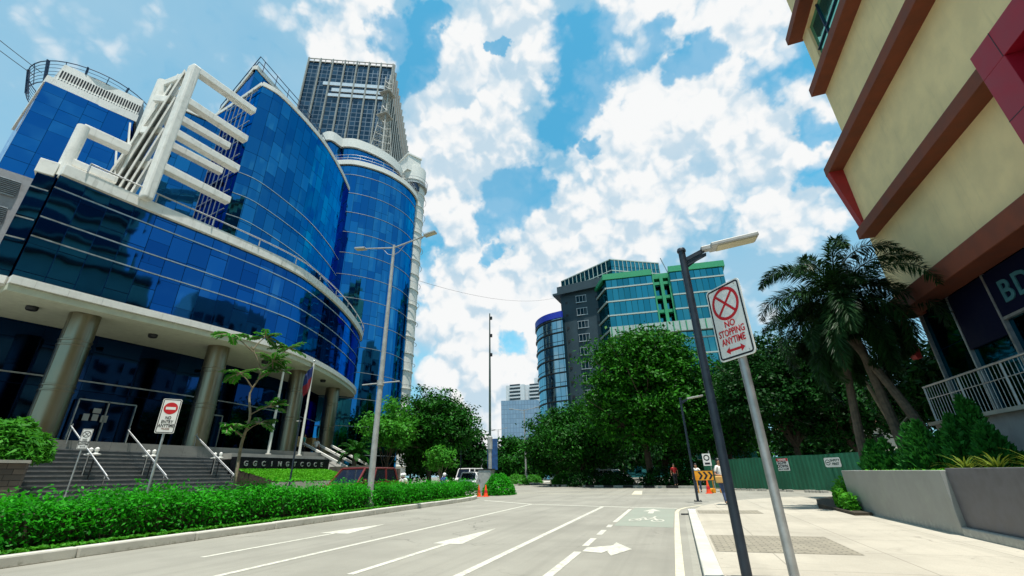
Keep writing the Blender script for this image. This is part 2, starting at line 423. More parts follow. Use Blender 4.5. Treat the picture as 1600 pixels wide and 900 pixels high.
def paint_mat(name, col, wear=.5, under=ROADC):
    m, t, b = mat(name); g = t.new('ShaderNodeTexCoord').outputs['Object']
    n = t.noise(g, 9, 8, .75); n2 = t.noise(g, 1.2, 4)
    k = t.math('MULTIPLY', t.ramp(n, .44, .66), t.ramp(n2, .3, .7, wear*.45, wear))
    c = t.mix(t.math('MULTIPLY', t.ramp(n2, .3, .75), .25), col, tuple(x*.75 for x in col))
    t.lk(t.mix(k, c, under), b.inputs['Base Color']); b.inputs['Roughness'].default_value = .8
    b.inputs['Specular IOR Level'].default_value = .25
    return m
M['marking'] = paint_mat('worn_white_road_paint', (.56, .55, .47), 1.)
M['edgeline'] = paint_mat('worn_cream_edge_line', (.62, .57, .42), .7)
M['bikegreen'] = paint_mat('faded_green_lane_paint', (.262, .292, .242), 1.)
M['kerbmat'] = P('kerb_concrete', (.50, .49, .43), .85, var=.1, scale=2, bump=.25, dirt=.55, dirtcol=(.20, .20, .10), streak=.0)
M['kerbstripe'] = P('black_kerb_paint', (.02, .02, .02), .7)

def brick_mat(name, c1, c2, mort, scale, bw=.5, bh=.25, bump=.3, axis='XY', off=.5):
    m, t, b = mat(name); g = t.new('ShaderNodeTexCoord').outputs['Object']
    sp = t.new('ShaderNodeSeparateXYZ'); t.lk(g, sp.inputs[0]); cb = t.new('ShaderNodeCombineXYZ')
    a, d = {'XY': (0, 1), 'YZ': (1, 2), 'XZ': (0, 2)}[axis]
    t.lk(sp.outputs[a], cb.inputs[0]); t.lk(sp.outputs[d], cb.inputs[1])
    k = t.new('ShaderNodeTexBrick'); k.offset = off; t.lk(cb.outputs[0], k.inputs['Vector'])
    for i, c in (('Color1', c1), ('Color2', c2), ('Mortar', mort)): k.inputs[i].default_value = (*c, 1)
    k.inputs['Scale'].default_value = scale; k.inputs['Brick Width'].default_value = bw; k.inputs['Row Height'].default_value = bh
    k.inputs['Mortar Size'].default_value = .012
    n = t.noise(g, 3, 5, .65)
    t.lk(t.mix(t.math('MULTIPLY', t.ramp(n, .4, .75), .5), k.outputs[0], tuple(x*.5 for x in c1)), b.inputs['Base Color'])
    b.inputs['Roughness'].default_value = .9
    t.lk(t.bump(t.math('SUBTRACT', n, k.outputs['Fac']), bump, .02), b.inputs['Normal'])
    return m
def scuff_tint(m, z1, amt, col):
    t = NT(m.node_tree); b = m.node_tree.nodes['Principled BSDF']; src = b.inputs['Base Color'].links[0].from_socket
    g = t.new('ShaderNodeTexCoord').outputs['Object']; sp = t.new('ShaderNodeSeparateXYZ'); t.lk(g, sp.inputs[0])
    n = t.noise(g, 5, 7, .7); h = t.ramp(t.math('ADD', sp.outputs[2], t.math('MULTIPLY', n, .5)), z1*.4+.2, z1+.25, 1., 0.)
    k = t.math('MULTIPLY', t.math('MULTIPLY', h, t.ramp(t.noise(g, 11, 6, .7), .4, .65)), amt)
    t.lk(t.mix(k, src, col), b.inputs['Base Color'])
scuff_tint(M['planter'], .35, .8, (.46, .47, .42)); scuff_tint(M['plantershade'], .3, .4, (.25, .25, .24)); scuff_tint(M['greywall'], .5, .3, (.4, .4, .38)); scuff_tint(M['kerbmat'], .08, .55, (.13, .13, .07))  # kerb gets a darker olive tone towards its base
M['paver'] = brick_mat('paver_blocks', (.27, .245, .19), (.32, .29, .22), (.16, .145, .11), 1., .2, .1)
M['stone'] = brick_mat('rubble_stone_wall', (.14, .115, .095), (.06, .055, .05), (.025, .022, .02), 1., .55, .19, .8, 'YZ', .37)
def fence_mat():
    m, t, b = mat('green_corrugated_sheet'); g = t.new('ShaderNodeTexCoord').outputs['Object']
    n = t.noise(g, .8, 5, .6); mp = t.new('ShaderNodeMapping'); t.lk(g, mp.inputs[0]); mp.inputs['Scale'].default_value = (5, 5, .3)
    n2 = t.noise(mp.outputs[0], 1.5, 5)
    c = t.mix(t.ramp(n, .3, .7), (.010, .120, .062), (.016, .170, .092))
    c = t.mix(t.math('MULTIPLY', t.ramp(n2, .5, .8), .5), c, (.02, .10, .055))
    t.lk(c, b.inputs['Base Color']); b.inputs['Roughness'].default_value = .45
    return m
M['fence'] = fence_mat()

# ------------------------------------------------------------------ vegetation builders
rng = np.random.default_rng(11)
def leaf_quads(C, size, aspect=.5, up=.35, droop=0., out=None, outw=0.):
    """rhombic leaves at centres C -> verts, faces"""
    n = len(C); nrm = rng.normal(size=(n, 3)); nrm[:, 2] += up*3
    if out is not None: nrm += out*outw
    nrm /= np.linalg.norm(nrm, axis=1, keepdims=True)
    a = rng.normal(size=(n, 3)); a[:, 2] -= droop
    a -= nrm*(a*nrm).sum(1, keepdims=True); a /= np.linalg.norm(a, axis=1, keepdims=True)
    b = np.cross(nrm, a)
    L = (size*rng.uniform(.5, 1.6, n))[:, None]; W = L*aspect
    V = np.stack([C-a*L*.5, C+b*W*.5-a*L*.05+nrm*L*.07, C+a*L*.5, C-b*W*.5-a*L*.05+nrm*L*.07], 1).reshape(-1, 3)
    F = np.arange(4*n).reshape(n, 4)
    return V, F

def blob_points(blobs, n, shell=.55, jit=.0):
    B = np.array(blobs, float); w = B[:, 3]*B[:, 4]*B[:, 5]; w = w**.75; w /= w.sum()
    k = rng.choice(len(B), n, p=w); d = rng.normal(size=(n, 3)); d /= np.linalg.norm(d, axis=1, keepdims=True)
    r = rng.uniform(shell**3, 1., n)**(1/3)*rng.uniform(.82, 1.12, n)
    return B[k, :3]+d*r[:, None]*B[k, 3:6], d

def tree(name, label, base, blobs, n_clump, per, leaf, mat_leaf, trunk_r=.25, fork=.35, group=None, bark='bark', clump_r=.5, lean=(0, 0), cat='tree', aspect=.5, shell=.55, trunks=1, crown_name='crown', jit=(.55, .55, .38)):
    """blobs relative to base"""
    root = thing(name, label, cat, base, 0, group)
    mb = MB(); B = np.array(blobs, float)
    zc = (B[:, 2]*B[:, 3]).sum()/B[:, 3].sum(); zf = zc*fork
    for q in range(trunks):
        ox = 0 if trunks == 1 else .5*trunk_r*3*math.cos(q*2.4); oy = 0 if trunks == 1 else .5*trunk_r*3*math.sin(q*2.4)
        f = Vector((lean[0]*zf+ox*1.5, lean[1]*zf+oy*1.5, zf))
        mb.tube([(ox, oy, -.1), (ox+lean[0]*zf*.4+.03, oy+lean[1]*zf*.4, zf*.45), f], [trunk_r*1.25, trunk_r, trunk_r*.85], 9)
        for i, b in enumerate(B):
            if trunks > 1 and i % trunks != q: continue
            c = Vector(b[:3]); m = f.lerp(c, .5)+Vector((random.uniform(-.3, .3), random.uniform(-.3, .3), .25))
            mb.tube([f, m, c], [trunk_r*.6, trunk_r*.38, trunk_r*.14], 6)
            for j in range(4):
                e = c+Vector(rng.normal(size=3)*b[3:6]*.55)
                mb.tube([m.lerp(c, .5), (m+e)/2+Vector((0, 0, .2)), e], [trunk_r*.22, trunk_r*.14, trunk_r*.05], 5)
    mb.build('trunk', M[bark], root)
    C, D = blob_points(blobs, n_clump, shell)
    CC = np.repeat(C, per, 0)+rng.normal(size=(n_clump*per, 3))*clump_r*np.array(jit)
    V, F = leaf_quads(CC, leaf, aspect, out=np.repeat(D, per, 0), outw=.8)
    mesh_np(crown_name, V, F, M[mat_leaf], root)
    return root

def rand_blobs(H, rx, ry, zlo, n, seed, rr=(.35, .55)):
    r = random.Random(seed); out = []; cz = (H+zlo)/2; rz = (H-zlo)/2
    out.append((0, 0, cz, rx*.62, ry*.62, rz*.62))
    for k in range(n):
        a = r.uniform(0, 2*PI); e = math.asin(r.uniform(-.85, .95)); s = r.uniform(*rr)
        x = math.cos(a)*math.cos(e)*rx*(1-s); y = math.sin(a)*math.cos(e)*ry*(1-s); z = cz+math.sin(e)*rz*(1-s)
        m = s*min(rx, ry, rz*1.3)*1.08
        out.append((x, y, z, m*1.1, m*1.1, m*.85))
    return out

def frond(Vs, Fs, MBr, root, az, el, L, droop, nl, ll, plume=True, w=.042):
    """one arching palm frond: rachis into MBr, leaflets appended"""
    d = Vector((math.cos(az), math.sin(az), 0)); pts = []
    p = Vector(root); e = el; seg = 14
    for k in range(seg+1):
        pts.append(p.copy()); p = p+(d*math.cos(e)+Vector((0, 0, 1))*math.sin(e))*(L/seg); e -= droop*(0.35+1.3*k/seg)/seg
    MBr.tube(pts, [.028*(1-.85*k/seg)+.004 for k in range(seg+1)], 5)
    side = d.cross(Vector((0, 0, 1)))
    for i in range(nl):
        t = .10+.90*i/nl; x = t*seg; k = min(int(x), seg-1); q = pts[k].lerp(pts[k+1], x-k); tan = (pts[k+1]-pts[k]).normalized()
        up = side.cross(tan).normalized()
        lo = ll*(math.sin(PI*min(1, .18+t*.80))**.6)*rng.uniform(.8, 1.15)
        for sgn in ((-1, 1) if not plume else (-1, 1, rng.choice([-1, 1]))):
            ang = rng.uniform(-.25, .45) if not plume else rng.uniform(-1.15, 1.25)
            v = (side*sgn*math.cos(ang)+up*math.sin(ang)).normalized(); v = (v*.78+tan*.62).normalized()
            tip = q+v*lo+Vector((0, 0, -lo*.28)); mid = q+v*lo*.5+Vector((0, 0, -lo*.03))
            wv = v.cross(up if abs(v.dot(up)) < .9 else tan).normalized()*w*.5
            n = len(Vs); Vs += [tuple(q), tuple(mid+wv), tuple(tip), tuple(mid-wv)]; Fs.append((n, n+1, n+2, n+3))

def scatter_mesh(name, C, size, mat_, parent=None, aspect=.5, up=.35, out=None, outw=0.):
    V, F = leaf_quads(np.asarray(C), size, aspect, up, out=out, outw=outw); return mesh_np(name, V, F, M[mat_], parent)

# ================================================================== GROUND
g = MB(); g.quad((-1500, -1500, -.03), (1500, -1500, -.03), (1500, 1500, -.03), (-1500, 1500, -.03)); tag(g.build('ground', M['ground']), kind='structure')
road = MB()
road.face(road.add([(-21, -70, 0), (14, -70, 0), (14, 24, 0), (60, -15, 0), (66, -8, 0), (9.5, 30.5, 0), (4, 38, 0), (0, 41.5, 0), (-6, 46, 0), (-10, 60, 0), (-14, 160, 0), (-40, 160, 0), (-28, 70, 0), (-60, 95, 0), (-66, 88, 0), (-21, 48, 0)]))
RD = tag(road.build('road', M['road']), kind='structure')

def sheet(name, polys, mt, z=.004, parent=RD, group=None):
    mb = MB()
    for p in polys: mb.face(mb.add([(x, y, z) for x, y in p]))
    return mb.build(name, M[mt], parent)
def strip(pts, w):
    out = []
    for (a, b) in zip(pts[:-1], pts[1:]):
        d = Vector((b[0]-a[0], b[1]-a[1])).normalized(); n = Vector((d.y, -d.x))*w/2
        out.append([(a[0]-n.x, a[1]-n.y), (a[0]+n.x, a[1]+n.y), (b[0]+n.x, b[1]+n.y), (b[0]-n.x, b[1]-n.y)])
    return out
sheet('gutter', [[(-.02, -30), (.1, -30), (.1, 18), (-.02, 18)]], 'gutter', .003)
sheet('lane_line', strip([(-6.75, -25), (-6.82, 21.8)], .14), 'marking')
sheet('lane_line', strip([(-3.12, -25), (-3.2, 20.2)], .14), 'marking')
sheet('lane_line', strip([(-1.93, -25), (-1.93, 8.9)], .14), 'marking')
for a, b in ((9.6, 10.7), (11.3, 12.2), (12.8, 13.4), (14.1, 18.9)):
    sheet('lane_dash', strip([(-1.93, a), (-1.95, b)], .13), 'marking')
sheet('edge_line', strip([(-.16, -25), (-.16, 4), (-.24, 12), (-.27, 17.6)], .12)+strip([(-.27, 17.6), (-.2, 18.7), (.05, 19.7), (.7, 21.1)], .12), 'edgeline')
sheet('stop_line', strip([(-10.7, 25.3), (-6.85, 21.95)], .2)+strip([(-6.85, 21.95), (-3.2, 20.35), (-.25, 19.25)], .2), 'marking')
sheet('crossing_line', strip([(-13.9, 36.1), (-8, 33.2), (-3, 31.4), (1.5, 30.2)], .18), 'edgeline', .005)
sheet('crossing_line', strip([(-12, 41), (-7.2, 38.2), (-3.2, 36.2), (2.6, 33.4)], .14), 'edgeline', .005)
def arrow_straight(x, y0, yh, y1, w, h):
    return strip([(x, y0), (x, yh)], w)+[[(x-h, yh), (x+h, yh), (x, y1)]]
sheet('lane_arrow', arrow_straight(-8.75, 7.0, 10.6, 12.9, .13, .45), 'marking')
sheet('lane_arrow', arrow_straight(-4.82, 6.3, 9.4, 12.2, .13, .34), 'marking')
# right-turn arrow springing from the lane line
sheet('lane_arrow', [[(-1.86, 8.95), (-1.86, 9.4), (-1.42, 9.75), (-1.42, 9.12), (-1.5, 8.85)], [(-1.42, 9.0), (-1.42, 9.75), (-1.40, 10.15), (-1.02, 9.35), (-1.30, 8.60)]], 'marking', .005)
sheet('bicycle_lane', [[(-1.84, 13.2), (-.34, 12.9), (-.34, 18.6), (-.27, 19.0), (-1.84, 19.6)]], 'bikegreen', .003)
def bike():
    mb = MB()
    def ring(cx, cy, r, w, sy=1.9):
        n = 22; a = mb.add([(cx+r*math.cos(2*PI*i/n), cy+r*sy*math.sin(2*PI*i/n), .0075) for i in range(n)]); b = mb.add([(cx+(r-w)*math.cos(2*PI*i/n), cy+(r-w)*sy*math.sin(2*PI*i/n), .0075) for i in range(n)])
        for i in range(n): j = (i+1) % n; mb.face([a[i], a[j], b[j], b[i]])
    ring(-1.42, 14.75, .19, .05); ring(-.78, 14.6, .19, .05)
    for a, b in (((-1.42, 14.75), (-1.2, 15.5)), ((-1.2, 15.5), (-.92, 15.4)), ((-.92, 15.4), (-.78, 14.6)), ((-1.2, 15.5), (-1.1, 14.8)), ((-1.1, 14.8), (-.92, 15.4)), ((-1.42, 14.75), (-1.1, 14.8)), ((-1.28, 15.8), (-1.1, 15.8)), ((-.92, 15.4), (-.9, 15.9))):
        for q in strip([a, b], .075): mb.face(mb.add([(x, y, .0078+.0004*random.random()) for x, y in q]))
    return mb.build('bicycle_symbol', M['marking'], RD)
bike()
sheet('bicycle_arrow', [[(-1.2, 17.0), (-1.02, 17.0), (-1.02, 18.0), (-1.2, 18.0)], [(-1.42, 17.9), (-.8, 17.9), (-1.11, 19.0)]], 'marking', .006)
sheet('traffic_island_mark', [[(-3.0, 30.8), (-2.35, 30.6), (-2.75, 36.5), (-3.3, 36.7)]], 'edgeline', .006)

# sidewalk on the right with kerb
sw = MB()
zt = lambda x, y: .13 if y < 16.6 else (.13-.10*min(1, (y-16.6)/2.4))
edge = [(.33, -60), (.33, 16.6), (.33, 18.4), (.62, 20.2), (1.3, 22.0), (2.6, 24.2), (4.4, 26.0), (7.2, 27.6), (12, 26.2), (20, 20)]
sw.prism([(.33, -60), (20, -60), (20, 16.6), (.33, 16.6)], -.02, .13, True, False)
n_ = 8
for k in range(n_):
    a_, b_ = 16.6+2.4*k/n_, 16.6+2.4*(k+1)/n_; xl = lambda y: .33 if y < 18.4 else .33+(y-18.4)*.16
    sw.prism([(xl(a_), a_), (20, a_), (20, b_), (xl(b_), b_)], -.02, lambda x, y: .13-.10*(y-16.6)/2.4, True, False)
sw.prism([(.43, 19.0)]+[(20, 19.0), (20, 20), (12, 26.2), (7.2, 27.6), (4.4, 26.0), (2.6, 24.2), (1.3, 22.0), (.62, 20.2)], -.02, .03, True, False)
SW = tag(sw.build('sidewalk', M['walk']), kind='structure')
kb = MB()
for k in range(16):
    y0 = -31+3*k; y1 = min(y0+2.985, 16.55); kb.prism([(.1, y0), (.33, y0), (.33, y1), (.1, y1)], -.02, .145 if y0 < 14 else .14)
K = kb.build('kerb', M['kerbmat'], SW, bevel=.02)
ks = MB()
for k in range(5):
    z = .14-.022*k; ks.cur = k % 2; ks.prism([(.1, 16.56+.36*k), (.33, 16.56+.36*k), (.33, 16.91+.36*k), (.1, 16.91+.36*k)], -.02, z)
ks.build('kerb_end', [M['signwhite'], M['kerbstripe']], SW)
dg_ = MB()
for k in range(7): dg_.box(-.14+.005, 16.5+.07*k, -.01, .095, 16.5+.07*k+.035, .012)
dg_.build('drain_grate', M['dark'], RD)
for (x0, y0, x1, y1, z) in ((.37, 8.45, 2.33, 10.45, .134), (.37, 15.4, 2.1, 16.55, .134)):
    q = MB(); q.face(q.add([(x0, y0, z), (x1, y0, z), (x1, y1, z), (x0, y1, z)])); q.build('paver_patch', M['paver'], SW)
# median on the left
md = MB()
mpts = [(-11.35, -60), (-11.35, 22)]+spline([(-11.35, 22), (-11.5, 25.4), (-12.3, 27.9), (-13.3, 28.9), (-14.3, 28.4)], 5)[1:]+[(-14.7, 27), (-14.7, -60)]
mi = [(-11.57, -60), (-11.57, 22)]+spline([(-11.57, 22), (-11.72, 25.3), (-12.45, 27.6), (-13.3, 28.5), (-14.0, 28.1)], 5)[1:]+[(-14.5, 27), (-14.5, -60)]
md.prism(mi, -.02, .13); MD = tag(md.build('median', M['soil']), kind='structure')
kb = MB()
line = mpts[1:-1]
seg = [(-11.35, -20+2.4*k) for k in range(18)]+line[1:]
for a, b in zip(seg[:-1], seg[1:]):
    d = Vector((b[0]-a[0], b[1]-a[1])); L = d.length; d.normalize(); n = Vector((-d.y, d.x))*.22; g_ = .012
    a2 = (a[0]+d.x*g_, a[1]+d.y*g_); h = random.uniform(.18, .20)
    kb.prism([a2, b, (b[0]+n.x, b[1]+n.y), (a2[0]+n.x, a2[1]+n.y)], -.02, h)
kb.build('kerb', M['kerbmat'], MD, bevel=.035)
# next median beyond the crossing
m2 = MB(); m2.prism([(-20.6, 58), (-19.4, 60), (-19.6, 150), (-22.4, 150), (-22, 60), (-21.2, 58)], -.02, .16); MD2 = tag(m2.build('median', M['kerbmat']), kind='structure')
# far kerb along the crossing street and island under the big trees
fi = MB(); fi.prism([(-14.6, 53.5), (-12.4, 51.2), (-6, 45.6), (-.2, 41.2), (3.2, 38.4), (4.2, 38.9), (6, 60), (-6, 150), (-11, 150), (-14.2, 60)], -.02, .14); tag(fi.build('pavement', M['ground']), kind='structure')
fk = MB()
P_ = [(-14.6, 53.3), (-12.4, 51.0), (-6, 45.4), (-.2, 41.0), (3.4, 38.1)]
for a, b in zip(P_[:-1], P_[1:]):
    n = 6
    for k in range(n):
        p = Vector(a).lerp(Vector(b), k/n); q = Vector(a).lerp(Vector(b), (k+.97)/n); fk.cur = k % 2 if a[0] < -5.9 else 0
        d = (q-p).normalized(); nn = Vector((-d.y, d.x))*.2
        fk.prism([tuple(p), tuple(q), tuple(q+nn), tuple(p+nn)], -.02, .18)
fk.build('kerb', [M['kerbmat'], M['kerbstripe']], bpy.data.objects['pavement'])
# left pavement along the office front
lp = MB(); lp.prism([(-23.2, -60), (-20.8, -60), (-20.8, 44), (-24, 47), (-60, 70), (-60, 45), (-23.2, 45)], -.02, .15); LPV = tag(lp.build('pavement', M['walk']), kind='structure')

# ================================================================== LEFT GLASS OFFICE
OB = thing('office_building', 'blue mirror glass office with curved podium on round columns and white ladder frames on top', 'office building', (-30, 24, 0))
def ob(mb, name, mt, bevel=0, parent=None, root=None):
    o = mb.build(name, mt if isinstance(mt, (list, tuple)) else M[mt], parent or root or OB, bevel); return at_root(o)
front = spline([(-27.75, 9.4), (-27.1, 13.4), (-26.2, 18.2), (-25.75, 22.1), (-26.06, 25.4), (-27.8, 31.0), (-30.3, 36.6), (-32.3, 39.9), (-34.6, 42.2)], 7)
leftp = [(-28.45, 8.75), (-28.2, 9.45)]
def off(pts, d):
    out = []
    for k, p in enumerate(pts):
        a = pts[max(k-1, 0)]; b = pts[min(k+1, len(pts)-1)]; t = Vector((b[0]-a[0], b[1]-a[1])).normalized(); out.append((p[0]+t.y*d, p[1]-t.x*d))
    return out
backp = [(-56, 42.2), (-56, 17.9)]
# podium glass (set 0.25 behind the fascia edge)
mb = MB(); fr = off(front, -.22); mb.prism(fr+backp, 10.35, 16.2, True, True); ob(mb, 'podium_glazing', 'gl_pod')
mb = MB(); mb.prism([(-28.65, 8.85), (-28.4, 9.5), (-30, 12), (-56, 18.6), (-56, 17.8)], 10.35, 16.3); ob(mb, 'side_glazing', 'gl_pod')
for z in (15.35, 13.6, 12.5):
    mb = MB(); mb.band(fr, z, z+.07, 0, .05); ob(mb, 'glazing_bar', 'steel')
    mb = MB(); mb.band([(-28.65, 8.85), (-28.4, 9.45)], z-.15, z-.08, 0.005, .05); ob(mb, 'glazing_bar', 'steel')
# parapet, fascia, soffit
mb = MB(); mb.band(front, 16.15, 16.8, -.75, 0); ob(mb, 'parapet', 'off_white', .03)
mb = MB(); mb.band([(-28.7, 8.75), (-28.35, 9.38)], 16.1, 16.95, -.6, .06); ob(mb, 'parapet', 'off_white', .03)
for k in range(0, len(front)-2, 2):
    q = [Vector(p) for p in front[k:k+3]]; q[-1] = q[1].lerp(q[2], .985); mb = MB(); mb.band([tuple(p) for p in q], 9.98, 10.36, -.8, .03); ob(mb, 'fascia_panel', 'white_clean')
mb = MB(); mb.band(front, 9.62, 9.975, -.9, -.10); ob(mb, 'fascia_return', 'soffit', .03)
mb = MB(); mb.prism([(-28.5, 8.3), (-28.05, 9.35), (-33, 14), (-56, 18), (-56, 15)], 9.95, 10.33); ob(mb, 'fascia', 'white_clean')
mb = MB(); mb.prism(off(front, -.85)+[(-56, 42.2), (-56, 13), (-29.2, 9)], 9.68, 9.95); ob(mb, 'soffit', 'soffit')
for x, y in ((-29.6, 11.2), (-29.0, 16.6), (-28.3, 24.2), (-29.4, 31.6)):
    mb = MB(); mb.lathe([(.2, -.2), (.24, -.14), (.24, 0)], (x, y, 9.68), 14); ob(mb, 'downlight', 'dark')
# columns
for (x, y, r, zb) in ((-28.75, 13.0, .65, 3.3), (-28.05, 20.2, .65, 3.3), (-28.75, 28.0, .65, 3.0), (-31.45, 35.3, .66, 3.0)):
    mb = MB(); mb.lathe([(r, zb), (r, 9.7)], (x, y, 0), 40)
    for zz_ in (5.6, 5.85, 7.9, 8.15): mb.lathe([(r+.012, zz_), (r+.035, zz_+.02), (r+.035, zz_+.08), (r+.012, zz_+.1)], (x, y, 0), 40)
    for a in (0.2, 1.77, 3.34, 4.9): mb.box(x+r*math.cos(a)-.012, y+r*math.sin(a)-.012, zb, x+r*math.cos(a)+.012, y+r*math.sin(a)+.012, 9.65)
    c = ob(mb, 'column', 'colmetal')
    mb = MB(); mb.box(x-.95, y-.95, zb-1.15, x+.95, y+.95, zb); ob(mb, 'plinth', 'black', .02, c)
# entrance glazing under the podium
shop = spline([(-33.4, 8.5), (-32.2, 16), (-31.9, 24), (-33.2, 32), (-36, 39), (-38, 42)], 6)
mb = MB(); mb.prism(shop+[(-56, 42), (-56, 8.5)], 3.3, 9.7); ob(mb, 'entrance_glazing', 'gl_shop')
mb = MB(); mb.band(shop, 6.9, 6.98, 0, .06); ob(mb, 'transom', 'galv')
def door(y0, y1, n=2):
    mb = MB(); x = -32.0
    for k in range(n+1):
        y = y0+(y1-y0)*k/n; mb.box(x, y-.035, 3.3, x+.12, y+.035, 5.9)
    mb.box(x, y0, 5.85, x+.12, y1, 5.93); ob(mb, 'door_frame', 'steel')
door(15.6, 18.6); door(21.6, 24.6)
for (y, z, w, h) in ((16.05, 4.75, .3, .38), (16.5, 4.78, .3, .36), (16.95, 4.72, .34, .4), (16.45, 5.2, .4, .28)):
    mb = MB(); mb.box(-31.95, y, z, -31.93, y+w, z+h); ob(mb, 'posted_notice', 'paper')
for y in (33.6, 35.6):
    mb = MB(); mb.box(-34.0, y, 4.2, -33.3, y+1.2, 5.1); ob(mb, 'lobby_picture', 'lit')
# upper mass
upf = spline([(-28.5, 18.5), (-28.0, 20.0), (-28.2, 23.3), (-28.8, 26.6), (-30.1, 30.4), (-31.4, 33.3)], 6)
upback = [(-36, 36), (-50, 36), (-50, 18), (-38, 20.0), (-33.4, 19.3)]
mb = MB(); mb.prism(upf+upback, 16.25, 32.35); ob(mb, 'upper_glazing', 'gl_up')
mb = MB(); mb.band(upf, 32.3, 32.75, -.5, .08); mb.band([(-38, 20.0), (-33.4, 19.3), (-28.6, 18.45)], 32.3, 32.7, -.4, .05); ob(mb, 'coping', 'white_clean', .03)
for z in (17.6, 19.4, 21.3, 23.2):
    mb = MB(); mb.band(upf, z, z+.05, 0.0, .05); ob(mb, 'glazing_bar', 'steel')
# mullions and slanting louvres on the return face
mb = MB()
for k in range(9):
    z = 18.2+1.7*k
    mb.bar((-28.75, 18.40, z), (-33.3, 19.2, z), .06)
for k in range(1, 7):
    x = -28.75-k*.75; y = 18.40+k*.135; mb.bar((x, y-.03, 16.9), (x, y-.03, 32.3), .05)
ob(mb, 'return_glazing_bars', 'galv')
# penthouse tier
tier = spline([(-30.6, 18.9), (-30.9, 21.5), (-31.5, 26), (-33, 30.5), (-35.2, 34.5)], 5)
mb = MB(); mb.prism(tier+[(-48, 35), (-48, 22), (-39, 21.7)], 32.4, 35.7); ob(mb, 'penthouse_glazing', 'gl_up')
mb = MB(); mb.band(tier, 35.65, 36.15, -.5, .1); mb.band([(-39, 21.7), (-30.7, 18.85)], 35.65, 36.1, -.4, .06); ob(mb, 'coping', 'white_clean', .03)
def railing(pts, z0, h, rails=3, post=1.5, r=.03, out=0):
    mb = MB(); 
    for k in range(rails): mb.tube([(p[0], p[1], z0+h*(k+1)/rails) for p in pts], r, 6)
    acc = 0
    for a, b in zip(pts[:-1], pts[1:]):
        L = math.dist(a, b)
        while acc <= L:
            t = acc/L; x = a[0]+(b[0]-a[0])*t; y = a[1]+(b[1]-a[1])*t; mb.tube([(x, y, z0), (x, y, z0+h)], r*.9, 5); acc += post
        acc -= L
    return mb
ob(railing([(-39, 21.8)]+off(tier, .15), 35.9, 1.3, 2, 1.6, .04), 'roof_railing', 'darkblue')
ob(railing(off(front, .05)[2:], 16.8, .55, 1, 3.2, .05), 'parapet_railing', 'galv')
# recessed glass wall behind the ladder frame
rec = [(-35.4, 15.7), (-33.4, 19.25)]
mb = MB(); mb.prism(rec+[(-45, 23), (-44, 19.8)], 16.3, 30.2); ob(mb, 'recessed_glazing', 'gl_up')
mb = MB(); mb.band(rec, 30.15, 30.75, -.5, .15); ob(mb, 'coping', 'white_clean')
# ladder frame (front) and its shorter rear rails
A = Vector((-27.05, 12.85)); Bp = Vector((-26.45, 17.1))
def lad(name, p, q, zs, w, d, z0=None, post=True):
    p = Vector(p); q = Vector(q); dv = (q-p).normalized(); n = Vector((-dv.y, dv.x))
    for z in zs:
        mb = MB(); mb.bar((p.x, p.y, z-w/2), (q.x, q.y, z-w/2), d, w); ob(mb, name, 'off_white', .03)
lad('frame_rail', A, Bp, (27.5, 24.75, 22.05, 19.35), .48, .55)
mb = MB(); mb.bar((A.x, A.y, 16.6), (A.x, A.y, 27.5), .56, .66, (1, 0, 0)); ob(mb, 'frame_post', 'off_white', .12)
A2 = Vector((-29.6, 14.0)); B2 = Vector((-28.9, 17.6))
lad('rear_rail', A2, B2, (25.3, 22.9), .5, .45)
# middle post, frame on the left, fan of fins
mp_ = Vector((-29.3, 12.6)); mb = MB(); mb.tube([(mp_.x, mp_.y, 16.5), (mp_.x, mp_.y, 26.6)], .42, 14); ob(mb, 'round_post', 'off_white')
mb = MB(); mb.bar((mp_.x, mp_.y, 26.3), (A.x-.4, A.y+.1, 26.9), .5, .5); mb.bar((mp_.x, mp_.y, 26.3), (-33.5, 16, 26.3), .5, .5); ob(mb, 'frame_tie', 'off_white', .03)
lp_ = Vector((-28.5, 9.65)); rp_ = Vector((-28.05, 11.7))
mb = MB(); mb.tube([(lp_.x, lp_.y, 16.3), (lp_.x, lp_.y, 19.75)], .29, 14); ob(mb, 'round_post', 'off_white')
mb = MB(); mb.bar((lp_.x-.1, lp_.y, 19.65), (rp_.x, rp_.y, 19.65), .5, .55); ob(mb, 'frame_rail', 'off_white', .04)
mb = MB(); mb.bar((lp_.x, lp_.y, 17.35), (rp_.x, rp_.y, 17.35), .5, .4); ob(mb, 'frame_rail', 'off_white', .04)
def plate(a, b, depth, th=.07):
    a = Vector(a); b = Vector(b); mb = MB(); nn = Vector((-.88, .47, 0)).normalized()*depth
    up = Vector((0, 0, th)); s = (b-a).normalized().cross(nn).normalized()*th
    p = [a, b, b+nn, a+nn]; i = mb.add([*p, *[q+s for q in p]])
    for f in ((0, 3, 2, 1), (4, 5, 6, 7), (0, 1, 5, 4), (1, 2, 6, 5), (2, 3, 7, 6), (3, 0, 4, 7)): mb.face([i[k] for k in f])
    return mb
fa = Vector((-28.1, 11.55)); fb = Vector((-27.3, 12.6))
def fpt(u, z, back=0.): p = fa.lerp(fb, u); return (p.x-.88*back, p.y+.47*back, z)
for u0, z0, u1, z1, bk in ((.05, 16.7, .95, 27.0, 0), (.28, 16.7, .97, 24.6, .1), (.5, 16.7, .98, 22.0, .2), (.7, 16.7, .98, 19.6, .25), (-.25, 18.0, .72, 27.2, .9), (-.3, 16.7, .45, 25.5, 1.2), (.6, 16.7, -.3, 22.5, 1.4), (.2, 16.7, -.4, 20.5, 1.0)):
    ob(plate(fpt(u0, z0, bk), fpt(u1, z1, bk), 1.35, .09), 'slanting_fin', 'off_white')
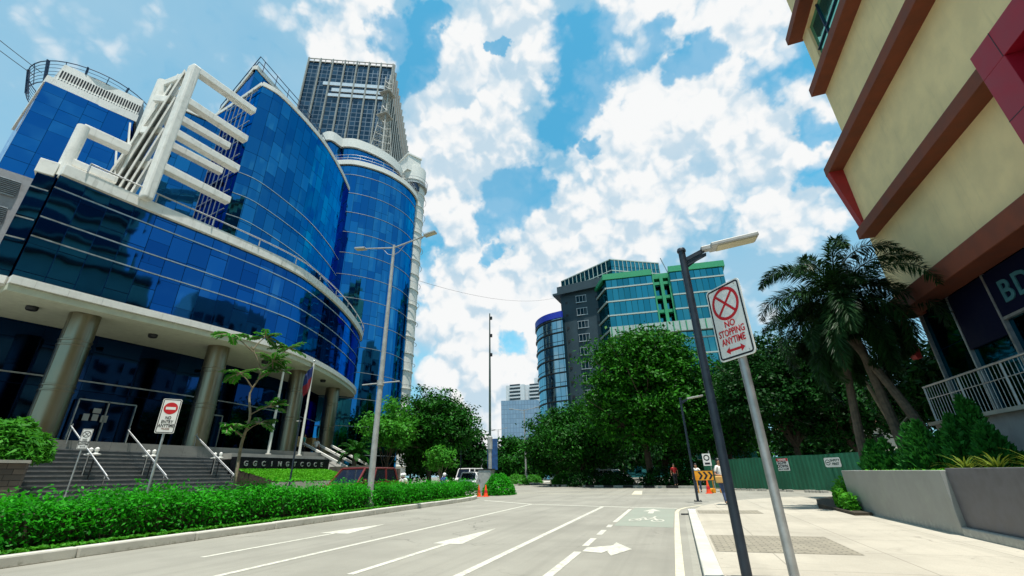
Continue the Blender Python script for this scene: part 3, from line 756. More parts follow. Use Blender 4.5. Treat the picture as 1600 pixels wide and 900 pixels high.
for u0, u1, z1 in ((.15, .75, 26.5), (-.15, .35, 25.2)):
    mb = MB(); mb.bar(fpt(u0, 16.6, 1.6), fpt(u1, z1, 1.6), .42, .3); ob(mb, 'slanting_strut', 'off_white', .03)
for z in (19.2, 21.9, 24.6):
    mb = MB(); mb.bar(fpt(.2, z, 1.0), fpt(1.0, z, .4), .25, .5); ob(mb, 'cross_tie', 'off_white', .03)
# wing with slotted band and rooftop ring, grey louvred wall below it
wg = [(-44.6, 11.6), (-43.2, 14.2), (-42.2, 17.2), (-50, 22), (-54, 14)]
wg = [(-42.9, 11.35), (-40.9, 16.6), (-48, 21), (-52, 13.5)]
mb = MB(); mb.prism(wg, 22.4, 31.0); ob(mb, 'wing_glazing', 'gl_wing')
mb = MB(); mb.prism([(-43.0, 11.3), (-40.8, 16.7), (-48, 21), (-52.1, 13.4)], 30.95, 31.7); mb.prism([(-43.5, 12.0), (-41.5, 16.9), (-48, 21), (-52, 13.6)], 31.7, 33.9)
w_ = ob(mb, 'wing_parapet', 'off_white')
mb = MB(); d = (Vector((-40.8, 16.7))-Vector((-43.0, 11.3)));
for k in range(30):
    t = (k+.5)/30; p = Vector((-43.5, 12.0)).lerp(Vector((-41.5, 16.9)), t)
    for z0, z1 in ((31.85, 32.25), (32.45, 33.2)): mb.box(p.x-.2, p.y-.045, z0, p.x+.035, p.y+.045, z1)
ob(mb, 'slot', 'dark', 0, w_)
ringc = Vector((-46.6, 15.8)); ring = [(ringc.x+4.5*math.cos(a), ringc.y+4.5*math.sin(a)) for a in np.linspace(0, 2*PI, 41)]
mb = MB()
for k in range(7):
    s = .90+.10*k/6; mb.tube([(ringc.x+(p[0]-ringc.x)*s, ringc.y+(p[1]-ringc.y)*s, 32.6+.32*k) for p in ring], .045 if k in (0, 6) else .022, 5, caps=False)
for k in range(0, 40, 2):
    p = ring[k]; q = (ringc.x+(p[0]-ringc.x)*.88, ringc.y+(p[1]-ringc.y)*.88); mb.bar((q[0], q[1], 32.3), (p[0], p[1], 34.6), .10, .22) if k % 4 == 0 else mb.tube([(q[0], q[1], 32.6), (p[0], p[1], 34.5)], .03, 5)
ob(mb, 'roof_ring', 'darkblue')
mb = MB(); mb.prism([(-42.75, 11.1), (-40.75, 16.4), (-48, 20.5), (-52, 13.2), (-60, 3), (-52, -4)], 0, 22.38); gw = ob(mb, 'grey_wall', 'greywall')
for k, z in enumerate((21.1, 18.9, 16.7, 14.5, 12.3)):
    for u0, u1 in ((.03, .28), (.36, .62)):
        a = Vector((-42.75, 11.1)).lerp(Vector((-40.75, 16.4)), u0); b = Vector((-42.75, 11.1)).lerp(Vector((-40.75, 16.4)), u1)
        mb = MB(); mb.bar((a.x, a.y, z), (b.x, b.y, z), .3, 1.25)
        l = ob(mb, 'louvre', 'galv', 0, gw)
        mb = MB()
        for q in range(8): mb.bar((a.x+.16, a.y-.06, z-.5+.145*q), (b.x+.16, b.y-.06, z-.5+.145*q), .05, .06)
        ob(mb, 'blade', 'dark', 0, l)
# rooftop slab below terrace
mb = MB(); mb.prism(off(front, -.7)+backp, 16.2, 16.24); ob(mb, 'terrace', 'rooftop')

# plaza, stairs, stone planter, name wall
pz = MB(); pz.prism([(-27.9, 9), (-27.3, 13), (-26.9, 20.6), (-26.9, 29.6), (-29.6, 36), (-34, 41), (-56, 42), (-56, -30), (-28.2, -30)], -.02, 3.3); tag(pz.build('plaza', M['plaza']), kind='structure')
st = MB(); nose = MB()
n = 16
for k in range(n):
    x1 = -23.2-.30*k; z = .15+(3.3-.15)*(k+1)/n-.008
    st.box(-29, 8.6 if k > 9 else 10.6, -.02, x1, 20.9, z)
    nose.box(x1-.05, 10.62, z-.045, x1+.012, 20.88, z+.004)
ST = tag(st.build('stairs', M['step']), kind='structure'); nose.build('nosing', M['stepnose'], ST)
# handrails on the stairs with twin lamp heads
for i, (y, lab) in enumerate(((13.4, 'steel stair handrail with twin lamp heads nearest the small parking sign'), (15.9, 'steel stair handrail with twin lamp heads behind the no entry sign'), (19.6, 'steel stair handrail on the right edge of the stairs by the column plinth'))):
    t = thing('stair_handrail', lab, 'handrail', (-25, y, 1.4), 0, 'handrails on the office stairs')
    mb = MB(); mb.tube([(1.4, 0, .15), (1.4, 0, .0), (1.4, 0, -.35)], .022, 6)
    mb.tube([(1.55, 0, .25), (-2.3, 0, 2.55)], .028, 8)
    for x, z in ((1.4, -.35), (-.2, .45), (-2.2, 1.9)): mb.tube([(x, 0, z-.15), (x, 0, z+.75 if x < 1 else z+.6)], .022, 6)
    mb.tube([(1.55, .12, .1), (-2.3, .12, 2.4)], .02, 6)
    mb.build('rail', M['galv'], t)
    for dx in (-.55, -.1):
        mb = MB(); mb.tube([(dx, .2, -.3), (dx, .2, 1.15)], .03, 6); mb.build('lamp_post', M['dark'], t)
        mb = MB(); mb.lathe([(.05, 0), (.20, .03), (.20, .07), (.07, .10), (.06, .2), (.09, .22), (.09, .3), (.02, .36)], (dx, .2, 1.15), 12); mb.build('lamp_head', M['white_clean'], t)
pl = thing('stone_planter', 'dark rubble stone planter wall holding the round bush beside the stairs', 'planter', (-23.5, 7, 0))
mb = MB(); mb.prism([(-22.6, -6), (-22.6, 10.2), (-23.2, 10.55), (-27, 10.55), (-27, -6)], 0, 2.1); at_root(mb.build('wall', M['stone'], pl))
mb = MB(); mb.prism([(-22.5, -6.1), (-22.5, 10.25), (-23.2, 10.6), (-27, 10.6), (-27, -6.1)], 2.1, 2.2); at_root(mb.build('coping', M['concrete'], pl))
nw = thing('name_wall', 'low black granite wall with worn steel letters behind the sloping lawn', 'wall', (-25.6, 25, 1.9))
mb = MB(); mb.box(-25.9, 21.2, .1, -25.45, 29.3, 2.72); at_root(mb.build('panel', M['black'], nw, .01))
mb = MB(); mb.box(-26.8, 21.2, 2.6, -25.95, 29.3, 2.95); at_root(mb.build('ledge', M['concrete'], nw))
for i, ch in enumerate('GGCINGTCOCE'):
    at_root(text('letter', ch, .42, frame_M((-25.44, 21.9+.66*i, 2.33), (0, 1, 0), (0, 0, 1)), M['galv'], nw, .02, .012))
lw = MB()
for a in range(1):
    lw.prism([(-25.5, 21.3), (-22.2, 21.3), (-22.2, 29.2), (-25.5, 29.2)], 0, lambda x, y: 2.0 if x < -25 else 1.25)
LW = tag(lw.build('lawn', M['soil']), kind='structure')
nG = 15000
X = rng.uniform(-25.45, -22.2, nG); Y = rng.uniform(21.3, 29.2, nG); Z = 1.25+(-22.2-X)/3.3*.75+.03
tag(scatter_mesh('grass', np.stack([X, Y, Z], 1), .13, 'grass', None, .45, .5), 'bright lawn grass sloping down from the black name wall', 'grass', kind='stuff')
mb = MB(); mb.box(-22.25, 21.1, 0, -22.05, 29.4, 1.22); wl = tag(mb.build('retaining_wall', M['concrete']), 'low concrete retaining wall along the foot of the sloping lawn', 'wall')
mb = MB(); mb.box(-25.5, 29.45, 0, -22.1, 29.7, 2.2); mb.box(-25.5, 33.8, 0, -22.1, 34.1, 2.0); tag(mb.build('ramp_wall', M['bricks']), 'dark stone side walls of the ramp right of the lawn', 'wall')
for i, (y, lab) in enumerate(((30.3, 'white ramp handrail nearest the lawn'), (32.0, 'middle white ramp handrail running down to the street'), (33.6, 'white ramp handrail farthest from the lawn beside the stone wall'))):
    t = thing('ramp_handrail', lab, 'handrail', (-26, y, 0), 0, 'white ramp handrails')
    mb = MB(); mb.bar((-3.2, 0, 4.1), (2.8, 0, 1.6), .14, .16); mb.build('rail', M['white_clean'], t)
    mb = MB()
    for x in (-3, -.5, 2.5): mb.tube([(x, 0, .1), (x, 0, 2.7-.41*x)], .03, 6)
    mb.build('posts', M['dark'], t)
mb = MB(); mb.prism([(-22.2, 29.8), (-22.2, 33.7), (-29.5, 33.7), (-29.5, 29.8)], 0, lambda x, y: .15 if x > -24 else 3.25); tag(mb.build('ramp', M['plaza']), kind='structure')

# ================================================================== ROUND TOWER
RT = thing('round_tower', 'tall rounded blue glass tower with white two-lobed crown and ribbed white shaft', 'tower', (-38, 44, 0))
tw = spline([(-44, 35.6), (-41, 36.1), (-37.4, 37.0), (-35, 38.05), (-32.7, 40.7), (-31.56, 43.8), (-31.5, 46.4), (-32.2, 48.6), (-34, 50)], 6)
tb = [(-50, 52), (-52, 36)]
def rt(mb, name, mt, bevel=0, parent=None): return ob(mb, name, mt, bevel, parent, RT)
mb = MB(); mb.prism(tw+tb, 0, 40.7); rt(mb, 'glazing', 'gl_tow')
mb = MB(); mb.band(tw, 40.6, 41.35, -.6, .25); rt(mb, 'coping', 'white_clean', .03)
for k in range(13):
    z = 3.6+2.95*k; mb = MB(); mb.band(tw, z, z+.05, 0, .06); rt(mb, 'glazing_bar', 'galv')
rt(railing(off(tw, .1), 41.3, 1.0, 2, 1.6, .035), 'balcony_railing', 'galv')
lobe = spline([(-41.2, 37.4), (-40.2, 36.3), (-38.9, 36.35), (-38.55, 37.6)], 5)+spline([(-38.45, 38.1), (-37.6, 38.3), (-36.4, 39.1), (-34.9, 41.4), (-34.1, 44), (-34.3, 46.6), (-36, 49)], 5)
mb = MB(); mb.prism(lobe+[(-48, 50), (-48, 38)], 40.75, 44.9); rt(mb, 'crown_glazing', 'gl_tow')
mb = MB(); mb.band(lobe, 44.8, 46.3, -.6, .3); rt(mb, 'crown_cornice', 'white_clean', .04)
mb = MB(); mb.prism(lobe+[(-48, 50), (-48, 38)], 46.0, 46.1); rt(mb, 'roof', 'rooftop')
sc_ = Vector((-33.75, 49.5)); prof = [(2.0, 0)]
for k in range(19): 
    z = 2.5+2.35*k; prof += [(2.0, z), (2.1, z+.03), (2.1, z+.14), (2.0, z+.17)]
prof += [(2.0, 47.6)]
mb = MB(); mb.lathe(prof, (sc_.x, sc_.y, 0), 28); sh = rt(mb, 'stair_shaft', 'white_clean')
for k in range(14):
    z = 6.5+2.35*1.25*k
    mb = MB(); mb.tube([(sc_.x+2.32*math.cos(a), sc_.y+2.32*math.sin(a), z) for a in np.linspace(-1.2, 1.0, 9)], .035, 5); rt(mb, 'shaft_ring', 'galv', 0, sh)
mb = MB(); mb.prism([(-35.9, 48.3), (-33.3, 47.0), (-32.2, 49.0), (-34.8, 50.4)], 46.4, 49.3); mb.prism([(-36.1, 48.3), (-33.3, 46.8), (-32.0, 49.0), (-34.8, 50.6)], 49.3, 49.55); rt(mb, 'machine_room', 'white_clean')
mb = MB(); mb.lathe([(2.3, 43.9), (2.3, 44.05), (2.1, 44.05)], (sc_.x+.2, sc_.y-.2, 0), 20); rt(mb, 'shaft_balcony', 'galv')
mb = MB(); mb.tube([(sc_.x+.2+2.3*math.cos(a), sc_.y-.2+2.3*math.sin(a), 45.0) for a in np.linspace(-2, 1.4, 14)], .04, 5)
for a in np.linspace(-2, 1.4, 8): mb.tube([(sc_.x+.2+2.3*math.cos(a), sc_.y-.2+2.3*math.sin(a), 44.0) , (sc_.x+.2+2.3*math.cos(a), sc_.y-.2+2.3*math.sin(a), 45.0)], .03, 5)
rt(mb, 'balcony_railing', 'galv')
mb = MB(); mb.box(sc_.x+.9, sc_.y-2.1, 42.7, sc_.x+1.9, sc_.y-.9, 43.6); rt(mb, 'shaft_window', 'darkblue')
# antenna mast on that roof
AM = thing('lattice_mast', 'pale steel lattice antenna mast standing on the round tower roof', 'antenna mast', (-36.6, 44.2, 46.1))
mb = MB(); H_ = 18.5
def hw(z): return 1.35-(1.35-.45)*min(1, z/11)
for sx, sy in ((-1, -1), (1, -1), (1, 1), (-1, 1)): mb.tube([(sx*hw(0), sy*hw(0), 0), (sx*.45, sy*.45, 11), (sx*.45, sy*.45, H_)], .09, 5)
zz = 0; k = 0
while zz < H_-1.2:
    z2 = zz+(1.5 if zz < 11 else 1.1); a = hw(zz); b = hw(z2)
    for (p, q) in (((-1, -1), (1, -1)), ((1, -1), (1, 1)), ((1, 1), (-1, 1)), ((-1, 1), (-1, -1))):
        mb.tube([(p[0]*a, p[1]*a, zz), (q[0]*b, q[1]*b, z2)], .045, 4); mb.tube([(q[0]*a, q[1]*a, zz), (p[0]*b, p[1]*b, z2)], .045, 4); mb.tube([(p[0]*b, p[1]*b, z2), (q[0]*b, q[1]*b, z2)], .045, 4)
    zz = z2
mb.build('lattice', M['lattice'], AM)
for z in (9.6, 14.5):
    mb = MB(); mb.box(-1.0, -1.0, z, 1.0, 1.0, z+.12); mb.tube([(-1, -1, z+.9), (1, -1, z+.9), (1, 1, z+.9), (-1, 1, z+.9), (-1, -1, z+.9)], .03, 4); mb.build('platform', M['lattice'], AM)

# ================================================================== GREY TOWER
GT = thing('grey_tower', 'tall grey glazed high-rise with vertical steel ribs behind the round tower', 'tower', (-80, 80, 0))
c0 = Vector((-69.7, 85.1)); c1 = Vector((-94.0, 73.3)); c2 = Vector((-89.6, 126.2)); c3 = c1+(c2-c0)
mb = MB(); mb.prism([tuple(c1), tuple(c0), tuple(c2), tuple(c3)], 0, 128); ob(mb, 'glazing', 'gl_grey', 0, None, GT)
mb = MB()
for t in np.linspace(0, 1, 8): p = c1.lerp(c0, t); mb.bar((p.x+.2, p.y-.3, 0), (p.x+.2, p.y-.3, 129), .38, .4)
for t in np.linspace(0, 1, 15): p = c0.lerp(c2, t); mb.bar((p.x+.3, p.y+.2, 0), (p.x+.3, p.y+.2, 129), .5, .7)
ob(mb, 'rib', 'lattice', 0, None, GT)
mb = MB(); 
for z in (127.6, 128.9): mb.bar((c1.x, c1.y-.2, z), (c0.x+.2, c0.y-.2, z), .25); mb.bar((c0.x+.2, c0.y-.2, z), (c2.x, c2.y, z), .25)
for t in np.linspace(0, 1, 16): p = c1.lerp(c0, t); mb.bar((p.x, p.y-.2, 127), (p.x, p.y-.2, 129), .2)
ob(mb, 'roof_screen', 'lattice', 0, None, GT)
for (za, zb, a, b) in ((118.2, 119.6, .22, .93), (115.6, 117.0, .33, .93), (113.4, 114.6, .3, .93)):
    mb = MB(); p = c1.lerp(c0, a); q = c1.lerp(c0, b); mb.bar((p.x+.08, p.y-.15, za), (q.x+.08, q.y-.15, za), .3, zb-za); ob(mb, 'bright_panel', 'headlight', 0, None, GT)

# ================================================================== RIGHT CREAM BUILDING
CB = thing('commercial_building', 'cream stucco building with brown ledges, crimson box frame and dark bank shopfront', 'building', (12, 8, 2.4))
def cb(mb, name, mt, bevel=0, parent=None): return ob(mb, name, mt, bevel, parent, CB)
mb = MB(); mb.prism([(9, -26), (30, -26), (30, 19.85), (9, 19.85)], 6.75, 13.7); mb.prism([(9, -26), (30, -26), (30, 18.68), (9, 18.68)], 13.7, 17.5); mb.prism([(9, -26), (30, -26), (30, 18.68), (9, 18.68)], 20.55, 25.2); mb.prism([(10.8, -26), (30, -26), (30, 17.2), (10.8, 17.2)], 25.2, 46)  # unseen top storeys, set back to keep their shadow off the sidewalk
cb(mb, 'wall', 'cream')
mb = MB(); mb.prism([(9, 18.0), (9.5, 18.0), (9.5, 18.68), (9, 18.68)], 17.5, 20.55); cb(mb, 'pier', 'cream')
def ledge(z, y1, x0=8.45, h=.42, y0=-26):
    mb = MB(); mb.prism([(x0, y0), (9.2, y0), (9.2, y1), (x0, y1)], z, z+h); mb.prism([(9.2, y1-.6), (12, y1-.6), (12, y1), (9.2, y1)], z, z+h); return cb(mb, 'ledge', 'brown', .02)
ledge(6.35, 19.5, 8.4, .6); ledge(9.85, 19.45); ledge(13.5, 20.15, 8.45, .45); ledge(17.05, 18.75, 8.45, .45); ledge(20.7, 18.9, 8.4, .45)
ledge(24.3, 18.9, 8.4, .45)
for z in (27.9, 31.5, 35.1, 38.7, 42.3):
    mb = MB(); mb.box(10.73, -25, z+.9, 10.795, 16.5, z+2.6); cb(mb, 'window', 'carglass')
    mb = MB(); mb.box(10.4, -26, z, 10.9, 17.4, z+.45); cb(mb, 'ledge', 'brown')
# brackets under ledges at the far end
for z1, z0, yy in ((13.5, 10.75, 20.1), (6.35, 4.9, 20.0)):
    mb = MB(); i = mb.add([(8.45, yy-.35, z1), (8.45, yy, z1), (9.05, yy, z1), (9.05, yy-.35, z1), (8.9, yy-.35, z0), (8.9, yy, z0), (9.05, yy, z0), (9.05, yy-.35, z0)])
    for f in ((0, 1, 2, 3), (7, 6, 5, 4), (0, 4, 5, 1), (1, 5, 6, 2), (2, 6, 7, 3), (3, 7, 4, 0)): mb.face([i[k] for k in f])
    cb(mb, 'bracket', 'redfin')
mb = MB(); mb.box(9.12, -26, 17.45, 9.3, 18.0, 20.6); wn_ = cb(mb, 'window', 'teal_glass')
mb = MB()
for y in np.arange(-25, 18.2, 1.55): mb.box(9.06, y-.03, 17.5, 9.125, y+.03, 20.55)
mb.box(9.055, -26, 19.0, 9.122, 18, 19.06); cb(mb, 'mullion', 'darkblue', 0, wn_)
# crimson frame
fr_ = MB(); x0, x1 = 7.95, 9.3; Y0, Y1, Z0, Z1 = 3.0, 10.45, 1.5, 10.05; w = .72
for a in ((x0, Y0, Z1-w, x1, Y1, Z1), (x0, Y1-w, 3.2, x1, Y1, Z1-w-.003), (x0, Y0, 3.2, x1, Y0+w, Z1-w-.003)): fr_.box(*a)
RF = cb(fr_, 'box_frame', 'red', .01)
mb = MB()
for z in (8.1, 6.6, 5.1): mb.box(x0-.004, Y1-w, z, x0, Y1, z+.02)
for y in (9.75, 8.3, 6.8, 5.3): mb.box(x0-.004, y, Z1-w, x0, y+.02, Z1)
cb(mb, 'panel_joint', 'dark', 0, RF)
mb = MB(); mb.box(9.0-.03, Y0+w, 6.8, 8.99, Y1-w, Z1-w); cb(mb, 'framed_window', 'carglass', 0)
# bank shopfront
mb = MB(); mb.prism([(9.35, -20), (20, -20), (20, 19.3), (9.35, 19.3)], 2.4, 6.7); SF = cb(mb, 'shopfront', 'gl_bank')
mb = MB()
for y in (19.25, 17.4, 15.5, 13.6, 11.7): mb.box(9.24, y-.035, 2.4, 9.349, y+.035, 6.4)
cb(mb, 'mullion', 'galv', 0, SF)
mb = MB(); mb.box(9.25, 8, 4.98, 9.345, 15.46, 5.06); cb(mb, 'transom', 'galv', 0, SF)
M['signblue'] = P('bank_blue_panel', (.003, .005, .024), .6, var=.08, spec=.12)
mb = MB(); mb.box(9.26, 8, 5.06, 9.33, 15.46, 6.36); mb.box(9.265, 15.54, 4.6, 9.33, 17.36, 6.36); BS = cb(mb, 'sign_panel', 'signblue')
M['letterteal'] = P('pale_teal_letter', (.05, .17, .20), .45)
M['letterolive'] = P('olive_gold_letter', (.07, .07, .02), .45)
for ch, y, mm in (('B', 14.85, 'letterteal'), ('D', 14.2, 'letterteal'), ('O', 13.48, 'letterolive')):
    cb_ = at_root(text('sign_letter', ch, .86, frame_M((9.25, y, 5.63), (0, -1, 0), (0, 0, 1)), M[mm], BS, .02, .012))
# raised forecourt and plinth
mb = MB(); mb.prism([(8.0, -26), (30, -26), (30, 18.2), (8.0, 18.2)], 0, 2.45); cb(mb, 'plinth', 'greywall')
mb = MB(); mb.prism([(7.85, 6), (8.4, 6), (8.4, 18.25), (7.85, 18.25)], 2.45, 2.55); cb(mb, 'plinth_coping', 'concrete')
RL = thing('forecourt_railing', 'steel baluster railing along the edge of the bank forecourt', 'railing', (8.0, 12, 2.5))
mb = MB()
for k in range(75): 
    y = 18.0-.16*k; mb.tube([(8.0, y, 2.55), (8.0, y, 3.6)], .009 if k % 12 else .03, 5)
at_root(mb.build('baluster', M['galv'], RL))
mb = MB(); mb.tube([(8.0, 18.05, 3.63), (8.0, 6, 3.63)], .032, 8); mb.tube([(8.0, 18.05, 3.25), (8.0, 6, 3.25)], .014, 6); at_root(mb.build('handrail', M['galv'], RL))
RS = thing('ramp_handrail', 'sloping grey handrail rising past the spiky plants to the bank forecourt', 'handrail', (7.3, 12, 1.2))
mb = MB(); mb.tube([(7.35, 13.2, 1.55), (7.35, 9.4, 3.0)], .045, 8); mb.tube([(7.35, 13.2, 1.25), (7.35, 9.4, 2.6)], .02, 6)
for y in (12.6, 11.2, 9.9): mb.tube([(7.35, y, .9), (7.35, y, 1.55+(13.2-y)*.38)], .025, 6)
at_root(mb.build('rail', M['concrete'], RS))
# planter
PW = thing('planter_wall', 'long raised planter faced in scuffed grey granite beside the sidewalk', 'planter', (4.6, 12, 0))
mb = MB(); mb.prism([(4.6, 10.93), (4.85, 10.93), (4.85, 16.3), (8.1, 19.9), (7.9, 20.1), (4.6, 16.55)], 0, 1.2); at_root(mb.build('pale_panel', M['planter'], PW, .01))
mb = MB(); mb.prism([(4.68, -12), (4.9, -12), (4.9, 10.92), (4.68, 10.92)], 0, 1.235); at_root(mb.build('shaded_panel', M['plantershade'], PW, .01))
mb = MB(); mb.prism([(4.42, -12), (4.676, -12), (4.676, 10.9), (4.58, 10.9)], 0, .27); at_root(mb.build('base_ledge', M['planter'], PW, .02))
mb = MB(); mb.prism([(4.86, -12), (8.0, -12), (8.0, 19.6), (4.86, 16.3)], 0, 1.12); at_root(mb.build('soil', M['soil'], PW))
bk = MB(); bk.prism([(4.15, 14.9), (4.55, 14.9), (4.55, 16.5), (7.9, 20.2), (7.6, 26), (4.8, 21.2), (4.2, 18.5)], 0, .2); BED = tag(bk.build('planting_bed', M['soil']), 'low soil flower bed at the far end of the planter wall', 'planting bed')

# ================================================================== GREEN OFFICE and others
GB = thing('green_office', 'teal glass office block with bright green trim, dark slate core and curved wing', 'office building', (-5, 115, 0))
def gb(mb, name, mt, bevel=0, parent=None): return ob(mb, name, mt if isinstance(mt, (list, tuple)) else mt, bevel, parent, GB)
f0 = [(-10.8, 109.5), (1.2, 110.8), (1.2, 113.5), (5.6, 114), (5.6, 110.8), (18.6, 112.4), (18.6, 135), (-12, 135), (-16.5, 121), (-13.2, 114.2)]
mb = MB(); mb.prism(f0, 0, 49.4); gb(mb, 'glazing', 'gl_green')
mb = MB(); mb.prism([(-11.4, 109.0), (1.3, 110.4), (1.3, 113), (-12, 113)], 49.3, 50.9); mb.prism([(5.5, 110.4), (19.2, 112.0), (19.2, 116), (5.5, 115)], 49.3, 50.9); mb.prism([(1.3, 111.6), (5.5, 112), (5.5, 116), (1.3, 116)], 48.4, 49.8)
mb.band([(-16.8, 121), (-13.4, 114), (-11.3, 109.2)], 49.3, 50.4, -.5, .3); gb(mb, 'cornice', 'greenpaint')
mb = MB()
for z in np.arange(4, 49, 3.9): mb.bar((1.3, 111.9, z), (5.5, 112.3, z), 1.2, .8)
mb.bar((3.4, 111.5, 0), (3.4, 111.5, 49), .8, .8); mb.bar((1.3, 111.2, 0), (1.3, 111.2, 49), .5, .6); mb.bar((5.4, 111.4, 0), (5.4, 111.4, 49), .5, .6); gb(mb, 'green_frame', 'greenpaint')
mb = MB(); mb.prism([(-11.0, 108.3), (6.0, 110.0), (19.4, 111.4), (19.4, 114), (-11.4, 112)], 33.0, 35.6); gb(mb, 'panel_band', 'sill')
mb = MB()
for k in range(20): x = -10.7+1.5*k; mb.box(x, 108.3+.1*(x+11)-.12, 33.1, x+.25, 108.3+.1*(x+11)+.2, 35.5)
gb(mb, 'band_fin', 'greenpaint')
mb = MB(); 
for z in np.arange(3.9, 49, 3.9):
    mb.bar((-10.8, 109.38, z), (1.2, 110.7, z), .3, .35); mb.bar((5.6, 110.7, z), (18.6, 112.28, z), .3, .35); mb.band([(-16.6, 121), (-13.3, 114.2), (-10.9, 109.4)], z-.2, z+.25, 0, .3)
gb(mb, 'spandrel', 'sill')
core = [(-25.4, 118.2), (-13.5, 116.2), (-12.5, 128), (-24, 130)]
mb = MB(); mb.prism(core, 0, 50.2); CO = gb(mb, 'core', 'darkclad')
mb = MB(); mb.prism([(-27.5, 117.0), (-12.6, 114.6), (-12, 129), (-26, 132)], 50.2, 50.8); mb.prism([(-26.3, 118), (-10, 115.2), (-2, 124), (-12, 131), (-24, 132)], 50.8, 53.2); gb(mb, 'roof_slab', 'darkclad')
for z in np.arange(8, 48, 3.9):
    mb = MB(); mb.box(-20.6, 117.0, z, -17.6, 117.6, z+1.9); w_ = gb(mb, 'window', 'gl_curve', 0, CO)
    mb = MB(); 
    for q in range(4): mb.box(-20.6+q*.97, 116.85, z, -20.5+q*.97, 117.1, z+1.9)
    mb.box(-20.7, 116.85, z-.2, -17.5, 117.1, z); mb.box(-20.7, 116.85, z+1.9, -17.5, 117.1, z+2.05); gb(mb, 'frame', 'galv', 0, w_)
    for x in (-24, -14.9): mb = MB(); yy = 118.2-(x+25.4)*.168; mb.box(x, yy-.12, z+.3, x+1.2, yy+.2, z+1.0); gb(mb, 'slit_window', 'dark', 0, CO)
scr = [(-27.5, 131), (-9.8, 120.6), (4, 129)]
mb = MB(); mb.prism(scr+[(-12, 140)], 53.2, 60.6); gb(mb, 'roof_screen', 'gl_green')
mb = MB(); 
for z in (53.2, 56.9, 60.6): mb.band(scr, z, z+.3, 0, .2)
for a, b in zip(scr[:-1], scr[1:]):
    for t in np.linspace(0, 1, 13): p = Vector(a).lerp(Vector(b), t); mb.bar((p.x, p.y-.12, 53.2), (p.x, p.y-.12, 60.8), .18)
gb(mb, 'screen_frame', 'sill')
cv = spline([(-35.4, 131), (-35.3, 125), (-33.2, 120.2), (-29.6, 116.8), (-24.7, 115.2)], 7)
mb = MB(); mb.prism(cv+[(-24, 131)], 0, 42.6); gb(mb, 'curved_glazing', 'gl_curve')
mb = MB(); mb.band(cv, 42.5, 44.4, -.5, .3); gb(mb, 'blue_cornice', 'bluecornice')
mb = MB()
for z in np.arange(3.8, 42, 3.8): mb.band(cv, z, z+.3, 0, .35); mb.band(cv, z+1.3, z+1.4, 0, .12)
gb(mb, 'sunshade', 'dark')
mb = MB(); mb.tube([(7.5, 125, 50), (4.6, 124, 60)], .15, 5); gb(mb, 'crane_jib', 'galv')

FB = thing('office_block', 'plain pale blue-grey glass block far down the street', 'office building', (-93, 284, 0))
mb = MB(); mb.prism([(-107, 282), (-84, 288), (-80, 305), (-104, 305)], 0, 48); ob(mb, 'glazing', 'gl_far', 0, None, FB)
WT = thing('residential_tower', 'white far-off apartment tower with stacked balconies rising over the glass block', 'tower', (-98, 325, 0))
mb = MB(); mb.prism([(-118, 322), (-103, 322), (-103, 326), (-88, 326), (-84, 340), (-118, 340)], 0, 66); ob(mb, 'wall', 'whitebldg', 0, None, WT)
mb = MB(); mb.prism([(-96, 327), (-86, 327), (-86, 338), (-96, 338)], 66, 71); ob(mb, 'roof_tank_room', 'whitebldg', 0, None, WT)
for k in range(8):
    z = 45+2.7*k
    for x0_, x1_, y in ((-115, -106, 322), (-100, -90, 326)):
        mb = MB(); mb.prism([(x0_, y-1.4), (x1_, y-1.4), (x1_, y), (x0_, y)], z, z+1.0); ob(mb, 'balcony', 'whitebldg', 0, None, WT)
        mb = MB(); mb.box(x0_+.3, y-.1, z+1.05, x1_-.3, y+.3, z+2.6); ob(mb, 'window', 'carglass', 0, None, WT)
# pale house and teal stepped roof behind the fence
PH = thing('pale_house', 'pale low house with red roof glimpsed beyond the fence at right', 'house', (27, 92, 0))
mb = MB(); mb.box(18, 88, 0, 36, 98, 7.2); ob(mb, 'wall', 'palebldg', 0, None, PH)
mb = MB(); mb.prism([(17.5, 87.5), (36.5, 87.5), (36.5, 98.5), (17.5, 98.5)], 7.2, lambda x, y: 7.5); 
i = mb.add([(17.3, 87.3, 7.5), (36.7, 87.3, 7.5), (36.7, 98.7, 7.5), (17.3, 98.7, 7.5), (20, 93, 9.6), (34, 93, 9.6)])
for f in ((0, 1, 5, 4), (1, 2, 5), (2, 3, 4, 5), (3, 0, 4)): mb.face([i[k] for k in f])
ob(mb, 'roof', 'roofred', 0, None, PH)
for x in (19.5, 23, 26.5, 30, 33.5):
    for z in (1.2, 4.3): mb = MB(); mb.box(x, 87.9, z, x+1.6, 88.1, z+1.7); ob(mb, 'window', 'carglass', 0, None, PH)
TS = thing('stair_tower', 'teal stepped metal stair roof poking above the green fence', 'shed', (4.6, 50, 0))
mb = MB()
for k in range(9): w = 2.4-.24*k; mb.box(-w+.3, -1.2, 2.9+.42*k, w*.45+.3, 1.2, 2.9+.42*k+.14)
mb.box(-2.6, -1.5, 2.3, 2.6, 1.5, 2.85); mb.build('steps', M['teal'], TS)
mb = MB()
for x in (-2, 2): 
    for y in (-1, 1): mb.tube([(x, y, 0), (x, y, 2.4)], .07, 6)
mb.build('posts', M['teal'], TS)
